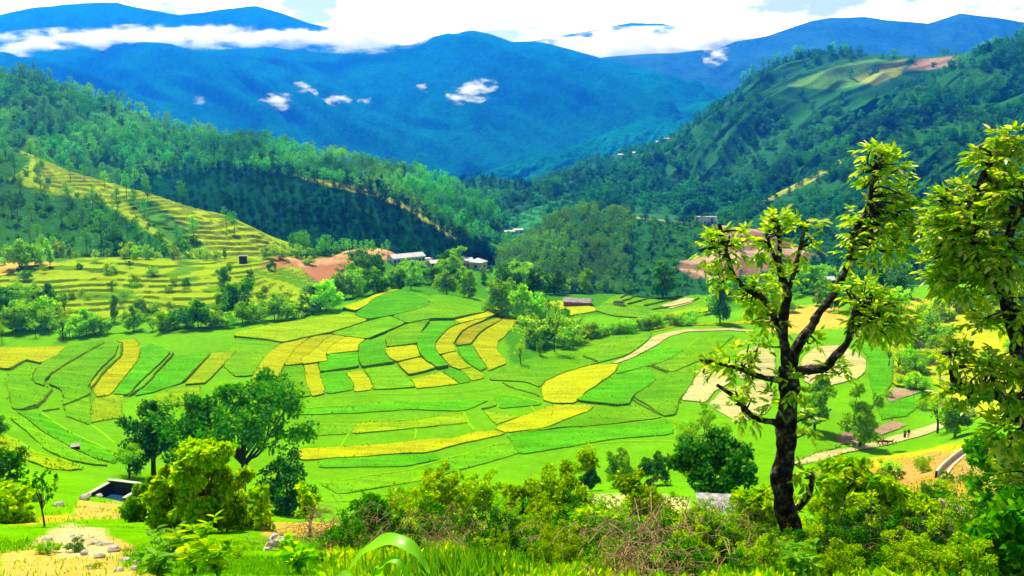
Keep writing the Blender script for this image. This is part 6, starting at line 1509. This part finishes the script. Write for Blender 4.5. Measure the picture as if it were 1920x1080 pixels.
# ------------------------------------------------------------------ clouds lying against the far range
def cloud_mat(key, nscale, amp, off, dens, lo, hi):
 cm, N, L = new_mat(key)
 tc = N("ShaderNodeTexCoord"); ln = N("ShaderNodeVectorMath"); ln.operation = 'LENGTH'; L(tc.outputs["Object"], ln.inputs[0])
 gg = N("ShaderNodeNewGeometry"); mp = N("ShaderNodeMapping"); mp.inputs["Scale"].default_value = (0.6, .6, 1.6); L(gg.outputs["Position"], mp.inputs["Vector"])
 nn = N("ShaderNodeTexNoise"); nn.inputs["Scale"].default_value = nscale; nn.inputs["Detail"].default_value = 8; nn.inputs["Roughness"].default_value = .6; L(mp.outputs["Vector"], nn.inputs["Vector"])
 sb = N("ShaderNodeMath"); sb.operation = 'MULTIPLY_ADD'; L(nn.outputs["Fac"], sb.inputs[0]); sb.inputs[1].default_value = amp; sb.inputs[2].default_value = off
 s2 = N("ShaderNodeMath"); s2.operation = 'SUBTRACT'; L(sb.outputs[0], s2.inputs[0]); L(ln.outputs["Value"], s2.inputs[1])
 mr = N("ShaderNodeMapRange"); mr.interpolation_type = 'SMOOTHSTEP'; mr.inputs["From Min"].default_value = lo; mr.inputs["From Max"].default_value = hi; mr.inputs["To Max"].default_value = dens; L(s2.outputs[0], mr.inputs["Value"])
 vs = N("ShaderNodeVolumeScatter"); vs.inputs["Color"].default_value = (1, 1, 1, 1); vs.inputs["Anisotropy"].default_value = .3; L(mr.outputs["Result"], vs.inputs["Density"])
 oo = N("ShaderNodeOutputMaterial"); L(vs.outputs["Volume"], oo.inputs["Volume"]); MAT[key] = cm
cloud_mat("cloud", 0.013, 3.6, -1.0, .03, -.25, .75)
cloud_mat("cloud_wisp", 0.026, 5.2, -2.0, .035, -.2, .9)
def ball():
    n = 24; th = np.linspace(0, math.pi, 13)
    V = np.array([(math.sin(a) * math.cos(2 * math.pi * k / n), math.sin(a) * math.sin(2 * math.pi * k / n), math.cos(a)) for a in th for k in range(n)])
    Q = [(i * n + k, (i + 1) * n + k, (i + 1) * n + (k + 1) % n, i * n + (k + 1) % n) for i in range(12) for k in range(n)]
    return mesh_np("cloud", V, [Q], MAT["cloud"])
CB = ball()
CW = CB.copy(); CW.materials.clear(); CW.materials.append(MAT["cloud_wisp"])
def cloud(px, py, rx, ry, Y, depth, label, cat="cloud", tilt=0.0):
    p = P3(px, py, Y); k = Y / F_PX
    o = link("cloud", CB if rx > 60 else CW, None, tuple(p)); o.scale = (rx * k, depth, ry * k); o.rotation_euler = (0, tilt, 0); tag(o, label, cat)
def mt_Y(px, py):
    q = on_hill("far_mountain101", px, py); return q[1]
cloud(300, 70, 330, 24, 4080, 90, "long flat white cloud band lying along the ridge at the upper left", tilt=-.01)
cloud(690, 74, 215, 26, 4060, 90, "thicker white cloud hugging the ridge left of the central peak", tilt=.01)
cloud(60, 85, 75, 20, 4060, 70, "ragged left end of the cloud band, hanging below the ridge", tilt=-.3)
cloud(1230, 92, 250, 40, 5200, 260, "large white cloud filling the saddle between the two far ridges")
cloud(1360, 84, 120, 38, 5100, 200, "white cloud draped over the shoulder of the far right ridge")
for px, py, rx, ry, lab in [(518,191,36,16,"small puffy cloud, left of the thin streak on the blue mountain"),(573,168,24,11,"small slanting wisp of cloud above the puffy one"),(623,190,38,12,"small flat cloud in the middle of the row on the blue mountain"),(686,191,16,8,"tiny cloud right of the flat one"),(795,166,16,10,"tiny cloud left of the largest puff"),(885,172,50,21,"largest isolated puff of cloud on the blue mountain below the central peak"),(375,189,14,9,"tiny faint cloud farthest left on the blue mountain"),(1345,105,28,24,"wispy cloud tail hanging from the far right ridge")]:
    Y = mt_Y(px, py) - 110 if px < 1300 else 4300
    cloud(px, py, rx * 1.02, ry * 1.15, Y, min(60, rx * 2.0), lab, tilt={573: .45, 885: -.25, 518: -.1, 1345: 1.2}.get(px, -.08))
